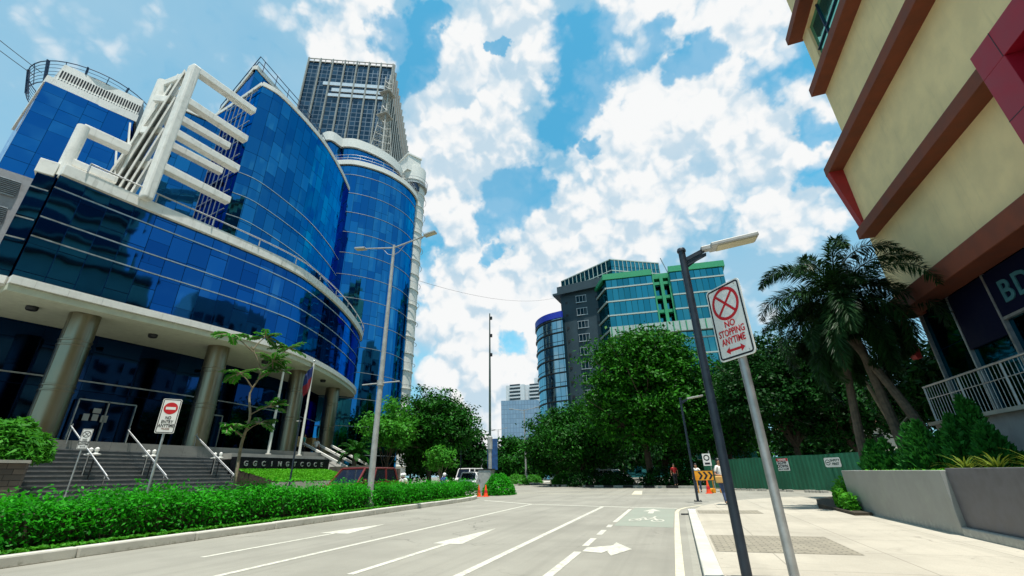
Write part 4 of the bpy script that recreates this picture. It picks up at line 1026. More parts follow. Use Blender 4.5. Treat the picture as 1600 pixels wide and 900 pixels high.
# apartment block standing behind the cream building, seen mirrored in the podium glass
AB = thing('apartment_block', 'beige apartment block behind the cream building, seen mirrored in blue podium glass', 'building', (50, 45, 0))
mb = MB(); mb.prism([(40, 30), (75, 30), (75, 66), (40, 66)], 0, 36); ob(mb, 'wall', 'palebldg', 0, None, AB)
r_ = random.Random(3)
for k in range(9):
    mb = MB()
    for j in range(9):
        y = 31.5+3.7*j; mb.box(39.85, y, 2.5+3.5*k, 40.1, y+r_.choice((1.4, 1.9, 2.4)), 2.5+3.5*k+r_.choice((1.5, 1.9)))
    ob(mb, 'window_row', 'carglass', 0, None, AB)

# ================================================================== FENCE AND SIGNS
fp = [Vector((1.9, 39.3)), Vector((3.7, 37.0)), Vector((8.2, 30.9)), Vector((13.5, 23.8))]
FN = thing('site_fence', 'tall green corrugated sheet fence round the building site', 'fence', (5, 34, 0))
for a, b in zip(fp[:-1], fp[1:]):
    L = (b-a).length; n = int(L/.075); d = (b-a).normalized(); nn = Vector((d.y, -d.x))*-1
    lo = []; mb = MB()
    prof = []
    for k in range(n+1):
        p = a.lerp(b, k/n); o_ = (.0, .018, .018, .0)[k % 4]; prof.append((p.x-nn.x*o_, p.y-nn.y*o_))
    i = mb.add([(x, y, .08) for x, y in prof]); j = mb.add([(x, y, 2.0+.015*math.sin(x*3)) for x, y in prof])
    i2 = mb.add([(x+nn.x*.03, y+nn.y*.03, .08) for x, y in prof]); j2 = mb.add([(x+nn.x*.03, y+nn.y*.03, 2.0+.015*math.sin(x*3)) for x, y in prof])
    for k in range(n): mb.face([i[k], i[k+1], j[k+1], j[k]]); mb.face([i2[k+1], i2[k], j2[k], j2[k+1]]); mb.face([j[k], j[k+1], j2[k+1], j2[k]])
    at_root(mb.build('sheet', M['fence'], FN))
    mb = MB(); m_ = int(L/2.4)+1
    for k in range(m_+1): p = a.lerp(b, k/m_); mb.box(p.x+nn.x*.1-.04, p.y+nn.y*.1-.04, 0, p.x+nn.x*.1+.04, p.y+nn.y*.1+.04, 2.04)
    at_root(mb.build('post', M['dark'], FN))
mb = MB()
for k in range(60):
    t = random.random(); p = fp[1].lerp(fp[2], t); s = random.uniform(.05, .16); mb.box(p.x-.5-s, p.y-.5-s*.7, 0, p.x-.5+s, p.y-.5+s*.7, s*.8)
tag(mb.build('rubble', M['concrete']), 'broken concrete rubble scattered along the foot of the green fence', 'rubble', kind='stuff')
fd = (fp[2]-fp[1]).normalized(); fn = Vector((fd.y, -fd.x)); 
if fn.dot(-fp[1]) < 0: fn = -fn
def on_fence(t, z): 
    p = fp[1].lerp(fp[2], t)+fn*.05; return (p.x, p.y, z)
def fence_sign(name, label, t, z, w, h):
    r = thing(name, label, 'sign', on_fence(t, z)); return r
def panel(root, w, h, mt='signwhite', th=.012, rad=0, name='panel', Mx=None):
    mb = MB(); n = 6 if rad else 1; pts = []
    for cx, cy, a0 in ((w/2-rad, h/2-rad, 0), (-w/2+rad, h/2-rad, 90), (-w/2+rad, -h/2+rad, 180), (w/2-rad, -h/2+rad, 270)):
        if rad:
            for k in range(n+1): a = R(a0+90*k/n); pts.append((cx+rad*math.cos(a), cy+rad*math.sin(a)))
        else: pts.append((cx, cy))
    i = mb.add([(x, y, 0) for x, y in pts]); j = mb.add([(x, y, -th) for x, y in pts]); m = len(pts)
    mb.face(i); mb.face(j[::-1])
    for k in range(m): q = (k+1) % m; mb.face([j[k], j[q], i[q], i[k]])
    if Mx is not None: mb.v = [tuple(Mx @ Vector(v)) for v in mb.v]
    return mb.build(name, M[mt], root)
def outline(root, w, h, t, rad, mt, z, Mx, name='border'):
    mb = MB(); A_ = []; 
    for s in (0, t):
        pts = []
        for cx, cy, a0 in ((w/2-rad, h/2-rad, 0), (-w/2+rad, h/2-rad, 90), (-w/2+rad, -h/2+rad, 180), (w/2-rad, -h/2+rad, 270)):
            for k in range(6): a = R(a0+90*k/5); pts.append((cx+(rad-s)*math.cos(a), cy+(rad-s)*math.sin(a), z))
        A_.append(mb.add([tuple(Mx @ Vector(p)) for p in pts]))
    n = len(A_[0])
    for k in range(n): j = (k+1) % n; mb.face([A_[0][k], A_[0][j], A_[1][j], A_[1][k]])
    return mb.build(name, M[mt], root)
def ring_mark(root, cx, cy, r, t, mt, z, Mx, name, fill=False, cross=False, sx=1):
    mb = MB(); n = 40
    a = mb.add([tuple(Mx @ Vector((cx+r*sx*math.cos(2*PI*k/n), cy+r*math.sin(2*PI*k/n), z))) for k in range(n)])
    if fill: mb.face(a)
    else:
        b = mb.add([tuple(Mx @ Vector((cx+(r-t)*sx*math.cos(2*PI*k/n), cy+(r-t)*math.sin(2*PI*k/n), z))) for k in range(n)])
        for k in range(n): j = (k+1) % n; mb.face([a[k], a[j], b[j], b[k]])
    if cross:
        for s, zo in ((1, .0004), (-1, .0008)):
            d = Vector((1, s)).normalized(); nn = Vector((-d.y, d.x))*t*.42; q = r-t*.5
            mb.face(mb.add([tuple(Mx @ Vector((cx+x*sx, cy+y, z+zo))) for x, y in ((-d.x*q-nn.x, -d.y*q-nn.y), (d.x*q-nn.x, d.y*q-nn.y), (d.x*q+nn.x, d.y*q+nn.y), (-d.x*q+nn.x, -d.y*q+nn.y))]))
    return mb.build(name, M[mt], root)
def flat(root, polys, mt, z, Mx, name):
    mb = MB()
    for p in polys: mb.face(mb.add([tuple(Mx @ Vector((x, y, z))) for x, y in p]))
    return mb.build(name, M[mt], root)
def TR(x, y, z): return Matrix.Translation((x, y, z))
side = Vector((0, 0, 1)).cross(Vector((fn.x, fn.y, 0)))  # right of a viewer facing the fence
FM = frame_M((0, 0, 0), side, (0, 0, 1))
ws = thing('warning_sign', 'white and red danger slow down sign fixed to the green fence', 'sign', on_fence(.58, 1.52))
panel(ws, .86, .72, Mx=FM); flat(ws, [[(-.43, .2), (.43, .2), (.43, .36), (-.43, .36)]], 'signred', .003, FM, 'header')
text('lettering', 'DANGER', .15, FM @ TR(0, .275, .006), M['signwhite'], ws, .002, .004)
text('lettering', 'SLOW\nDOWN', .24, FM @ TR(-.03, .0, .006), M['signblack'], ws, .002, .008)
text('lettering', 'MEN AT WORK', .095, FM @ TR(-.06, -.27, .006), M['signblack'], ws, .002, .003)
flat(ws, [[(.26, -.3), (.36, -.3), (.36, -.2), (.26, -.2)]], 'signblack', .004, FM, 'pictogram')
s2 = thing('safety_sign', 'pale rounded safety first sign on the fence above the planting bed', 'sign', on_fence(1.02, 1.55))
panel(s2, .95, .5, rad=.08, Mx=FM); ring_mark(s2, -.28, 0, .15, .035, 'greenpole', .004, FM, 'emblem'); flat(s2, [[(-.36, -.025), (-.2, -.025), (-.2, .025), (-.36, .025)], ], 'greenpole', .004, FM, 'emblem_cross')
text('lettering', 'SAFETY', .17, FM @ TR(.17, .10, .006), M['greenpole'], s2, .002, .006); text('lettering', 'FIRST', .17, FM @ TR(.17, -.09, .006), M['greenpole'], s2, .002, .006)
# chevron board
ch = thing('chevron_sign', 'yellow board with three black chevrons standing at the fence corner', 'sign', (1.45, 31.8, 0))
CM = frame_M((0, 0, 1.0), (1, -.15, 0), (0, 0, 1))
panel(ch, 1.15, .6, 'signyellow', .02, Mx=CM); outline(ch, 1.15, .6, .03, .04, 'signblack', .002, CM)
pol = []
for k in range(3):
    x = -.33+.29*k
    pol += [[(x, .22), (x+.13, .22), (x+.28, 0), (x+.15, 0)], [(x+.15, 0), (x+.28, 0), (x+.13, -.22), (x, -.22)]]
flat(ch, pol, 'signblack', .004, CM, 'chevron')
mb = MB()
for s in (-.45, .45): mb.tube([(s, .03, 0), (s, .03, 1.0)], .03, 6)
mb.build('leg', M['signyellow'], ch)
kb = thing('barrier_blocks', 'pair of low yellow barrier feet on the road by the chevron board', 'barrier', (2.1, 32.2, 0))
mb = MB(); mb.box(-.6, -.2, 0, -.1, .2, .25); mb.box(.15, -.2, 0, .6, .2, .22); mb.build('block', M['signyellow'], kb, .04)
ps = thing('direction_sign', 'small white sign with black symbol on a post behind the chevron board', 'sign', (1.9, 33.6, 0))
mb = MB(); mb.tube([(.2, .05, 0), (.2, .05, 2.5)], .03, 6); mb.build('post', M['galv'], ps)
SMx = frame_M((0, 0, 1.95), (1, -.1, 0), (0, 0, 1)); panel(ps, .5, .75, Mx=SMx); ring_mark(ps, 0, .12, .19, .07, 'signblack', .003, SMx, 'symbol'); flat(ps, [[(-.16, -.3), (.16, -.3), (.16, -.18), (-.16, -.18)]], 'signblack', .003, SMx, 'caption')
gbx = thing('guard_post', 'blue and white guard post beside the green fence end', 'kiosk', (2.75, 33.9, 0))
mb = MB(); mb.box(-.35, -.35, 0, .35, .35, 1.0); mb.build('base', M['teal'], gbx, .02); mb = MB(); mb.box(-.38, -.38, 1.0, .38, .38, 1.55); mb.build('banner', M['bluecloth'], gbx, .02); mb = MB(); mb.box(-.1, -.42, 1.55, .1, -.3, 2.1); mb.build('plate', M['signwhite'], gbx)

# near no stopping sign
NSr = Vector((1.05, 5.84))
def ns_sign(label, base, right, w, h, zb, pole_r, group=None, ink='signred', tilt=0, off_pole=0):
    r = thing('no_stopping_sign', label, 'road sign', base, 0, group)
    rv = Vector((right[0], right[1], 0)).normalized(); upv = Vector((0, 0, 1))
    Mx = frame_M((rv.y*pole_r*1.4+rv.x*off_pole, -rv.x*pole_r*1.4+rv.y*off_pole, zb+h/2), rv, upv) @ Matrix.Rotation(tilt, 4, 'Z')
    mb = MB(); mb.tube([(0, 0, 0), (0, 0, zb+h*.9)], pole_r, 16); mb.build('post', M['galv'], r)
    panel(r, w, h, rad=.05*w/.55, Mx=Mx); outline(r, w*.94, h*.965, .022*w/.55, .045*w/.55, 'signblack', .002, Mx)
    ring_mark(r, 0, h*.235, w*.39, w*.07, ink, .003, Mx, 'prohibition_ring', cross=True)
    for s, y in (('NO', -.045), ('STOPPING', -.155), ('ANYTIME', -.265)):
        text('lettering', s, h*.125, Mx @ TR(0, h*y, .004), M[ink], r, .001, .0022, .74 if len(s) > 3 else .9)
    y = -h*.385; a = w*.27; q = w*.045
    flat(r, [[(-a*.6, y-q*.6), (a*.6, y-q*.6), (a*.6, y+q*.6), (-a*.6, y+q*.6)], [(a*.58, y-q*1.9), (a, y), (a*.58, y+q*1.9)], [(-a*.58, y+q*1.9), (-a, y), (-a*.58, y-q*1.9)]], ink, .003, Mx, 'double_arrow')
    mb = MB()
    for yy in (h*.44, -h*.44): mb.lathe([(.008, .004), (.006, .009)], (w*.36, yy, 0), 8, M=Mx)
    mb.build('bolt', M['steel'], r)
    return r
ns_sign('large white no stopping sign with red ring on a grey post at right kerb', (.95, 5.85, .13), (.62, -.785), .56, .97, 2.42, .05, tilt=R(0))
ns_sign('small distant no stopping sign on a thin post in front of the office stairs', (-20.95, 10.85, .15), (.47, .88), .30, .72, 2.4, .025, ink='signblack')
ne = thing('no_entry_sign', 'white no entry sign with red disc on a thin post behind the hedge', 'road sign', (-12.85, 8.35, .13))
Mx = frame_M((.04, -.03, 2.85), (.55, .835, 0), (0, 0, 1))
mb = MB(); mb.tube([(0, 0, 0), (0, 0, 3.0)], .03, 10); mb.build('post', M['galv'], ne)
panel(ne, .42, .9, rad=.04, Mx=Mx); outline(ne, .39, .87, .018, .035, 'signblack', .002, Mx)
ring_mark(ne, 0, .2, .155, 0, 'signred', .003, Mx, 'disc', True); flat(ne, [[(-.11, .165), (.11, .165), (.11, .235), (-.11, .235)]], 'signwhite', .005, Mx, 'bar')
for s, y, z_ in (('NO', -.05, .115), ('ENTRY', -.155, .115), ('ANYTIME', -.255, .115)): text('lettering', s, z_, Mx @ TR(0, y, .004), M['signblack'], ne, .001, .002, .72)
text('lettering', 'TRUCKS', .06, Mx @ TR(0, -.335, .004), M['brown'], ne, .001, .001, .8)

# ================================================================== LAMPS
def small_lamp(label, base, ang, h=4.2, arm=.75, r0=.06, rust=False, mt='navy', group=None, near=False):
    t = thing('street_lamp', label, 'street lamp', base, ang, group)
    n = 20 if near else 8
    mb = MB(); mb.tube([(0, 0, 0), (0, 0, h*.5), (0, 0, h)], [r0, r0*.92, r0*.85], n); mb.lathe([(r0*1.05, h), (r0*1.1, h+.02), (r0*.9, h+.05)], (0, 0, 0), n); mb.build('pole', M[mt], t)
    mb = MB(); mb.box(-.16, -.16, 0, .16, .16, .02); 
    for a in (-1, 1):
        for b in (-1, 1): mb.lathe([(.018, .02), (.018, .05)], (.12*a, .12*b, 0), 6)
    mb.build('base_plate', M['dark'], t)
    mb = MB(); mb.bar((.02, 0, h-.13), (arm*.55, 0, h-.02), .045, .05); mb.face(mb.add([(.04, .012, h-.13), (.32, .012, h-.06), (.04, .012, h-.24)])); mb.prism([(.03, -.012), (.3, -.012), (.3, .012), (.03, .012)], lambda x, y: h-.22 if x < .1 else h-.1, lambda x, y: h-.12 if x < .1 else h-.06); mb.build('arm', M[mt], t)
    Mh = Matrix.Translation((arm*.5, 0, h-.01)) @ Matrix.Rotation(R(-7), 4, 'Y')
    mb = MB(); mb.box(0, -.045, -.03, .14, .045, .04, Mh); mb.box(.12, -.11, -.02, .72, .11, .035, Mh); hd = mb.build('lamp_head', M['galvgrey'], t, .012)
    mb = MB(); mb.box(.2, -.085, -.032, .69, .085, -.021, Mh); mb.build('lens', M['lens'], hd)
    return t
small_lamp('near slim navy street lamp beside the large no stopping sign', (.5, 5.75, .13), R(5), 3.93, .5, .054, near=True)
small_lamp('slim street lamp on the far tip of the right sidewalk corner', (.6, 22.3, .07), R(0), 4.35, .6, .055, group='slim street lamps')
small_lamp('slim street lamp standing by the lawn in front of the office columns', (-21.1, 21.3, .15), R(140), 4.45, .6, .05, group='slim street lamps')
small_lamp('slim street lamp under the dark tree left of the white car', (-22.5, 46.5, .15), R(185), 4.5, .6, .05, group='slim street lamps')
def tall_lamp(label, base, h=12.4, group=None, mt='galvgrey', arm=1.9, band=5.2):
    t = thing('double_street_lamp', label, 'street lamp', base, 0, group)
    mb = MB(); mb.tube([(0, 0, 0), (0, 0, h*.45), (0, 0, h)], [.14, .115, .07], 14); mb.build('pole', M[mt], t)
    mb = MB(); mb.lathe([(.2, 0), (.2, .25), (.15, .3)], (0, 0, 0), 12); mb.build('base', M['concrete'], t)
    for s in (-1, 1):
        mb = MB(); mb.tube([(0, 0, h-.15), (s*.6, 0, h-.05), (s*arm, 0, h+.18)], [.04, .04, .035], 8); mb.tube([(0, 0, h-.6), (s*.35, 0, h-.45), (s*.7, 0, h-.06)], .015, 6); a = mb.build('arm', M[mt], t)
        Mh = Matrix.Translation((s*arm, 0, h+.19)) @ Matrix.Rotation(R(-8)*s, 4, 'Y'); mb = MB(); mb.box(-.1, -.15, -.05, .55, .15, .05, Mh if s > 0 else Mh @ Matrix.Rotation(PI, 4, 'Z')); hd = mb.build('lamp_head', M[mt], t, .02)
        mb = MB(); mb.box(.05, -.11, -.065, .5, .11, -.051, Mh if s > 0 else Mh @ Matrix.Rotation(PI, 4, 'Z')); mb.build('lens', M['lens'], hd)
    if band:
        mb = MB(); mb.tube([(-1.0, 0, band), (1.0, 0, band)], .03, 6); mb.lathe([(.16, -.12), (.16, .12)], (0, 0, band), 12); mb.build('banner_arm', M[mt], t)
    return t
tall_lamp('tall weathered double-armed lamp post rising from the hedge in front of the blue tower', (-12.25, 16.75, .1))
tall_lamp('tall double-armed lamp post on the tip of the next median', (-21.4, 66.5, .1), 10.6, 'distant double lamp posts', band=4.6)
tall_lamp('farthest double-armed lamp post beyond the mast', (-41.5, 107, .1), 11.9, 'distant double lamp posts', band=5)
tall_lamp('double-armed lamp post among the far left trees', (-30.5, 71, .1), 8, 'distant double lamp posts', band=3.5)
ms = thing('camera_mast', 'tall dark green slender mast rising behind the grey cabinet', 'mast', (-13.65, 33.4, .0))
mb = MB(); mb.tube([(0, 0, 0), (0, 0, 4.2)], .14, 12); mb.build('lower_pole', M['galvgrey'], ms)
mb = MB(); mb.tube([(0, 0, 4.1), (0, 0, 9), (0, 0, 14.5)], [.10, .085, .05], 10); mb.build('upper_pole', M['greenpole'], ms)
mb = MB(); mb.lathe([(.2, 3.2), (.2, 4.1), (.15, 4.15)], (0, 0, 0), 10); mb.build('collar', M['galvgrey'], ms)
for z in (10.6, 12.3, 13.9): mb = MB(); mb.box(.02, -.08, z, .22, .08, z+.28); mb.build('camera', M['dark'], ms, .02)
mb = MB(); mb.box(-.42, .3, 1.7, .42, .34, 4.0); bn = tag(mb.build('banner', M['banner'], None, loc=(-13.65, 33.6, 0)), 'blue cloth banner hanging behind the slender mast', 'banner')
cbn = thing('utility_cabinet', 'grey steel utility cabinet with lid at the end of the hedge', 'cabinet', (-13.55, 32.4, 0))
mb = MB(); mb.box(-.52, -.35, .1, .52, .35, 1.68); mb.build('body', M['galv'], cbn, .02); mb = MB(); mb.box(-.56, -.4, 1.68, .56, .4, 1.76); mb.build('lid', M['dark'], cbn); mb = MB(); mb.box(-.44, -.365, .3, .44, -.352, 1.55); d_ = mb.build('door', M['galvgrey'], cbn, .01); mb = MB(); mb.box(-.38, -.39, .9, -.34, -.366, 1.05); mb.build('handle', M['dark'], d_)
# cones
def cone_at(label, base, group='orange traffic cones', copy=None):
    if copy is None:
        t = thing('traffic_cone', label, 'traffic cone', base, 0, group)
        mb = MB(); mb.lathe([(.145, .035), (.028, .72), (.02, .74)], (0, 0, 0), 18); mb.build('body', M['cone'], t)
        mb = MB(); mb.box(-.2, -.2, 0, .2, .2, .035); mb.build('foot', M['cone'], t, .02)
        mb = MB(); mb.lathe([(.112, .255), (.088, .40)], (0, 0, 0), 18); mb.v = [(x*1.01, y*1.01, z) for x, y, z in mb.v]; mb.build('collar', M['signred'], t)
        return t
    c = copy_tree(copy); c.location = base; c['label'] = label; return c
c0_ = cone_at('left darker orange cone of the pair tucked against the hedge end', (-13.05, 29.9, .0))
cone_at('right brighter orange cone of the pair at the hedge end', (-12.45, 29.7, 0), copy=c0_)
cone_at('orange cone standing under the yellow chevron board', (1.55, 31.3, 0), copy=c0_)

# flagpoles
for i, (y, lab) in enumerate(((24.4, 'bare white flagpole left of the one with the flag'), (27.2, 'white flagpole with a flag hanging from its top'))):
    t = thing('flagpole', lab, 'flagpole', (-26.5, y, 2.95), 0, 'white flagpoles by the columns')
    mb = MB(); mb.tube([(0, 0, 0), (0, 0, 7.1)], [.1, .07], 12); mb.build('pole', M['white_clean'], t); mb = MB(); mb.sphere((0, 0, 7.17), .1); mb.build('finial', M['steel'], t); mb = MB(); mb.lathe([(.22, 0), (.2, .08), (.12, .1)], (0, 0, 0), 12); mb.build('base', M['concrete'], t)
fl = MB(); nx, nz = 10, 12; idx = {}
for i in range(nx+1):
    for k in range(nz+1):
        s = i/nx; z = 9.75-1.75*k/nz-.9*s; y = -.9*s*(.55+.3*(1-k/nz)); x = .10*math.sin(s*9+k*.3)*(.3+s)
        idx[i, k] = fl.add([(-26.42+x, 27.12+y, z)])[0]
for i in range(nx):
    for k in range(nz): fl.cur = 0 if k < nz*.5 else 1; fl.face([idx[i, k], idx[i+1, k], idx[i+1, k+1], idx[i, k+1]], None, True)
fo = tag(fl.build('flag', [M['flagblue'], M['flagred']]), 'blue and red flag drooping beside the right flagpole', 'flag')
so = fo.modifiers.new('thick', 'SOLIDIFY'); so.thickness = .01

# ================================================================== PLANTS
# hedge
HX0, HX1, HY0, HY1 = -13.95, -11.95, -1.0, 28.4
N = 78000
t_ = rng.uniform(0, 1, N); yy = HY0+(HY1-.6-HY0)*t_
cx = np.where(yy < 24, -12.9, -12.9-.055*(yy-24)); hwid = .92+.14*np.sin(yy*2.1)*np.sin(yy*.7+1)
top = 1.10-.012*np.clip(yy-12, 0, 20)+.07*np.sin(yy*1.7)+.06*np.sin(yy*4.3+1)+.04*rng.normal(size=N)
th = rng.uniform(-.15, PI+.15, N); rr = np.clip(rng.uniform(.62, 1.04, N)**.6, 0, 1.04)
se = lambda a, p: np.sign(a)*np.abs(a)**p
xx = cx+se(np.cos(th), .55)*hwid*rr; zz = .18+np.clip(se(np.sin(th), .55), 0, 1)*rr*(top-.18)
low = rng.uniform(0, 1, N) < .22; zz = np.where(low, rng.uniform(.15, .9, N), zz)
spr = rng.uniform(0, 1, N) < .035; zz = np.where(spr & (np.abs(xx-cx) < .8), top+rng.uniform(0, .22, N)*(.4+.6*np.sin(yy*5)**2), zz)
C = np.stack([xx, yy, zz], 1); outd = np.stack([np.cos(th), np.zeros(N), np.sin(th)], 1)
HG = thing('hedge', 'long clipped leafy green hedge along the kerbed median', 'hedge', (-12.9, 14, .13))
V, F = leaf_quads(C, .092, .46, .3, out=outd, outw=.7); at_root(mesh_np('foliage', V, F, M['leaf_hedge'], HG))
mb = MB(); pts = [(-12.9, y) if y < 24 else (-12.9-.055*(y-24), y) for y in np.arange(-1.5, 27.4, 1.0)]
mb.band(pts, .13, .78, -.55, .55); at_root(mb.build('stem_core', M['bark'], HG))  # solid dark core added inside the hedge to block the view through
# ragged ground cover under it
N = 9000; y = rng.uniform(-1, 27.6, N); x = -11.72-np.abs(rng.normal(size=N))*.14+.05*np.sin(y*3); x = np.where(y > 24.5, x-(y-24.5)**2*.07, x)
tag(scatter_mesh('ground_cover', np.stack([x, y, .16+rng.uniform(0, .07, N)], 1), .085, 'leaf_cover', None, .7, .6), 'low bright weeds spilling over the median kerb', 'ground cover', kind='stuff')
def bush(name, label, base, r, h, n, leaf, mt, cat='bush', group=None, aspect=.5, up=.3):
    t = thing(name, label, cat, base, 0, group)
    d = rng.normal(size=(n, 3)); d[:, 2] = np.abs(d[:, 2]); d /= np.linalg.norm(d, axis=1, keepdims=True)
    rad = rng.uniform(.55, 1., n)**.5*(1+.12*np.sin(d[:, 0]*7+base[0])*np.sin(d[:, 1]*6))
    C = d*rad[:, None]*np.array([r, r, h]); V, F = leaf_quads(C, leaf, aspect, up, out=d, outw=1.)
    mesh_np('foliage', V, F, M[mt], t)
    mb = MB()
    for k in range(7): a = k*.9; mb.tube([(0, 0, -.05), (r*.35*math.cos(a), r*.35*math.sin(a), h*.45), (r*.6*math.cos(a), r*.6*math.sin(a), h*.7)], [.03, .02, .008], 5)
    mb.build('stem_core', M['bark'], t); return t
bush('round_bush', 'dense rounded green bush growing on top of the stone planter', (-24.1, 10.0, 2.2), 1.35, 1.5, 6500, .30, 'leaf_bright', 'bush', None, .26)
bush('end_bush', 'full leafy bush closing the hedge behind the orange cones', (-12.35, 31.9, 0), 1.2, 1.4, 7000, .12, 'leaf_hedge', 'bush')
for (x, y, r, h, l) in ((-20.9, 60.5, 1.8, 1.3, 'low bright bush on the tip of the next median'), (-20.9, 68, 1.6, 1.2, 'second low bush farther along the next median'), (-13.5, 56, 1.3, 1.2, 'bright shrub left of the dark tree trunks')):
    bush('low_bush', l, (x, y, .1), r, h, 2600, .2, 'leaf_bright', 'bush')
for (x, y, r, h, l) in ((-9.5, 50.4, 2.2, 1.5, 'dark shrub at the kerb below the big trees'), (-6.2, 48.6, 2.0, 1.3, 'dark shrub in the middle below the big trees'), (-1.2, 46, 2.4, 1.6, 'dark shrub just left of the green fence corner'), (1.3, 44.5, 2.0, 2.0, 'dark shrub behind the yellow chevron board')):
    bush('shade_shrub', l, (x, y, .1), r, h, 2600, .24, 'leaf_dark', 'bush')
# trees right of centre
def bigtree(name, label, base, H, rx, zlo, seed, nc, per, leaf, mt, tr, nb=16, **kw):
    return tree(name, label, base, rand_blobs(H, rx, rx, zlo, nb, seed), nc, per, leaf, mt, tr, **kw)
bigtree('large_tree', 'largest broad tree with bright leaf clumps in front of the green office', (-2.6, 47, .1), 16.6, 6.5, 1.6, 5, 1350, 40, .36, 'leaf_big', .34, 30, clump_r=1.15, jit=(.55, .55, .2))
bigtree('street_tree', 'dark street tree adjoining the large tree on its left', (-10.4, 53.5, .1), 9.6, 5.2, 1.0, 8, 800, 30, .36, 'leaf_mid', .26, 16, clump_r=1., jit=(.55, .55, .22))
bigtree('street_tree', 'street tree at the left end of the dark row behind the next median', (-15.7, 63, .1), 10.2, 4.8, .8, 9, 1000, 20, .42, 'leaf_mid', .24, 14, clump_r=.75)
bigtree('site_tree', 'tall tree behind the site fence left of the lamp and sign posts', (4.6, 46, 0), 12.8, 4.8, 1.0, 21, 900, 32, .30, 'leaf_mid', .22, 16, clump_r=.9, jit=(.55, .55, .22))
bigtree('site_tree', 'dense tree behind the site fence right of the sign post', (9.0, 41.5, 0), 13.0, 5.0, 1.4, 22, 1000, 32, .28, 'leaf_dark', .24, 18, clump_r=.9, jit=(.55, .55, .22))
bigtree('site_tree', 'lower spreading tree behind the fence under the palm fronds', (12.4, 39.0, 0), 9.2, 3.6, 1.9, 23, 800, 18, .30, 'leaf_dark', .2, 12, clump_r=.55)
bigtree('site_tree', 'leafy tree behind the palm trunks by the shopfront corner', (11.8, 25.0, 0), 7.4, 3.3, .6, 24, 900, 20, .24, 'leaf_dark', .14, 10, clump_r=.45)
for i, (x, y, H, r, l) in enumerate(((-28.5, 82, 8.6, 4.2, 'far tree just right of the mast'), (-38, 92, 6.8, 4.5, 'far tree just left of the mast'), (-32, 112, 9, 6, 'farthest tree closing the street view'), (-47, 98, 9, 5.5, 'far tree behind the white car'), (-20, 96, 12, 6.5, 'far tree behind the next median lamp'), (-8, 75, 12, 6, 'tree deep in the shade behind the large tree'), (6, 66, 10, 5.5, 'tree deep behind the site fence'), (16, 62, 7, 4.0, 'small tree in front of the pale house'), (-34, 60, 11, 5.5, 'tall tree behind the lamp post at the blue tower foot'), (-29, 57, 9, 4.5, 'tree behind the large dark rounded tree'), (-2, 88, 13, 7, 'broad tree at the foot of the teal glass office'), (10, 86, 13, 7, 'tree below the green window columns of the office'), (-16, 84, 12, 6, 'tree at the foot of the dark slate core'), (-52, 84, 12, 7, 'tree far left behind the white van'))):
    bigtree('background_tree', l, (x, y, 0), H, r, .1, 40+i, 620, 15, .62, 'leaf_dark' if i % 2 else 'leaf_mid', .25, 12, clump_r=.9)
# left group
bigtree('shade_tree', 'large dark rounded tree at the right corner of the blue tower', (-23.0, 40.5, .1), 10.8, 4.4, .7, 61, 1150, 30, .30, 'leaf_mid', .24, 20, clump_r=.85, jit=(.55, .55, .22))
bigtree('light_tree', 'lighter multi-stemmed tree between the lamp post and the dark tree', (-24.3, 35.0, .1), 8.4, 2.7, 2.6, 62, 420, 16, .30, 'leaf_bright', .1, 9, clump_r=.5, trunks=4)
bigtree('young_tree', 'small bright young tree low in front of the dark tree', (-19.6, 36.5, .1), 3.8, 1.5, 1.6, 63, 130, 14, .24, 'leaf_bright', .05, 6, clump_r=.35, bark='barkpale')
# sapling in the median
sp_ = thing('sapling', 'thin crooked sapling with feathery leaf sprays standing in the hedge', 'tree', (-13.2, 11.0, .13))
mb = MB(); tr_ = [(0, 0, 0), (.05, .05, 1.2), (-.06, .1, 2.3), (.12, .05, 3.1), (-.05, 0, 3.9), (.12, .1, 4.6), (-.15, -.25, 5.5)]
mb.tube(spline(tr_, 4), [.06-.0018*k for k in range(25)], 8)
brs = [((.02, .02, 2.6), (.25, .35, 2.95)), ((0, .05, 2.5), (-.3, -.4, 2.8)), ((.1, .05, 3.2), (.4, .5, 3.5)), ((-.02, 0, 4.1), (-.1, -.5, 4.5)), ((.05, .05, 4.3), (.2, .5, 4.75)), ((.1, .1, 4.6), (.3, .9, 5.65)), ((-.1, -.2, 5.3), (-.4, -.9, 5.75)), ((-.1, -.2, 5.4), (.0, .1, 5.9)), ((.1, .08, 4.5), (.5, .2, 5.0))]
Vs, Fs = [], []
for a, b in brs:
    mb.tube([a, ((a[0]+b[0])/2, (a[1]+b[1])/2, (a[2]+b[2])/2+.05), b], [.025, .018, .01], 5)
    for q in range(10):
        az_ = random.uniform(0, 2*PI); frond(Vs, Fs, mb, b, az_, random.uniform(-.2, .7), random.uniform(.45, .75), .8, 15, .19, False, .075)
mb.build('trunk', M['barkpale'], sp_); mesh_np('crown', np.array(Vs), np.array(Fs), M['leaf_sap'], sp_)
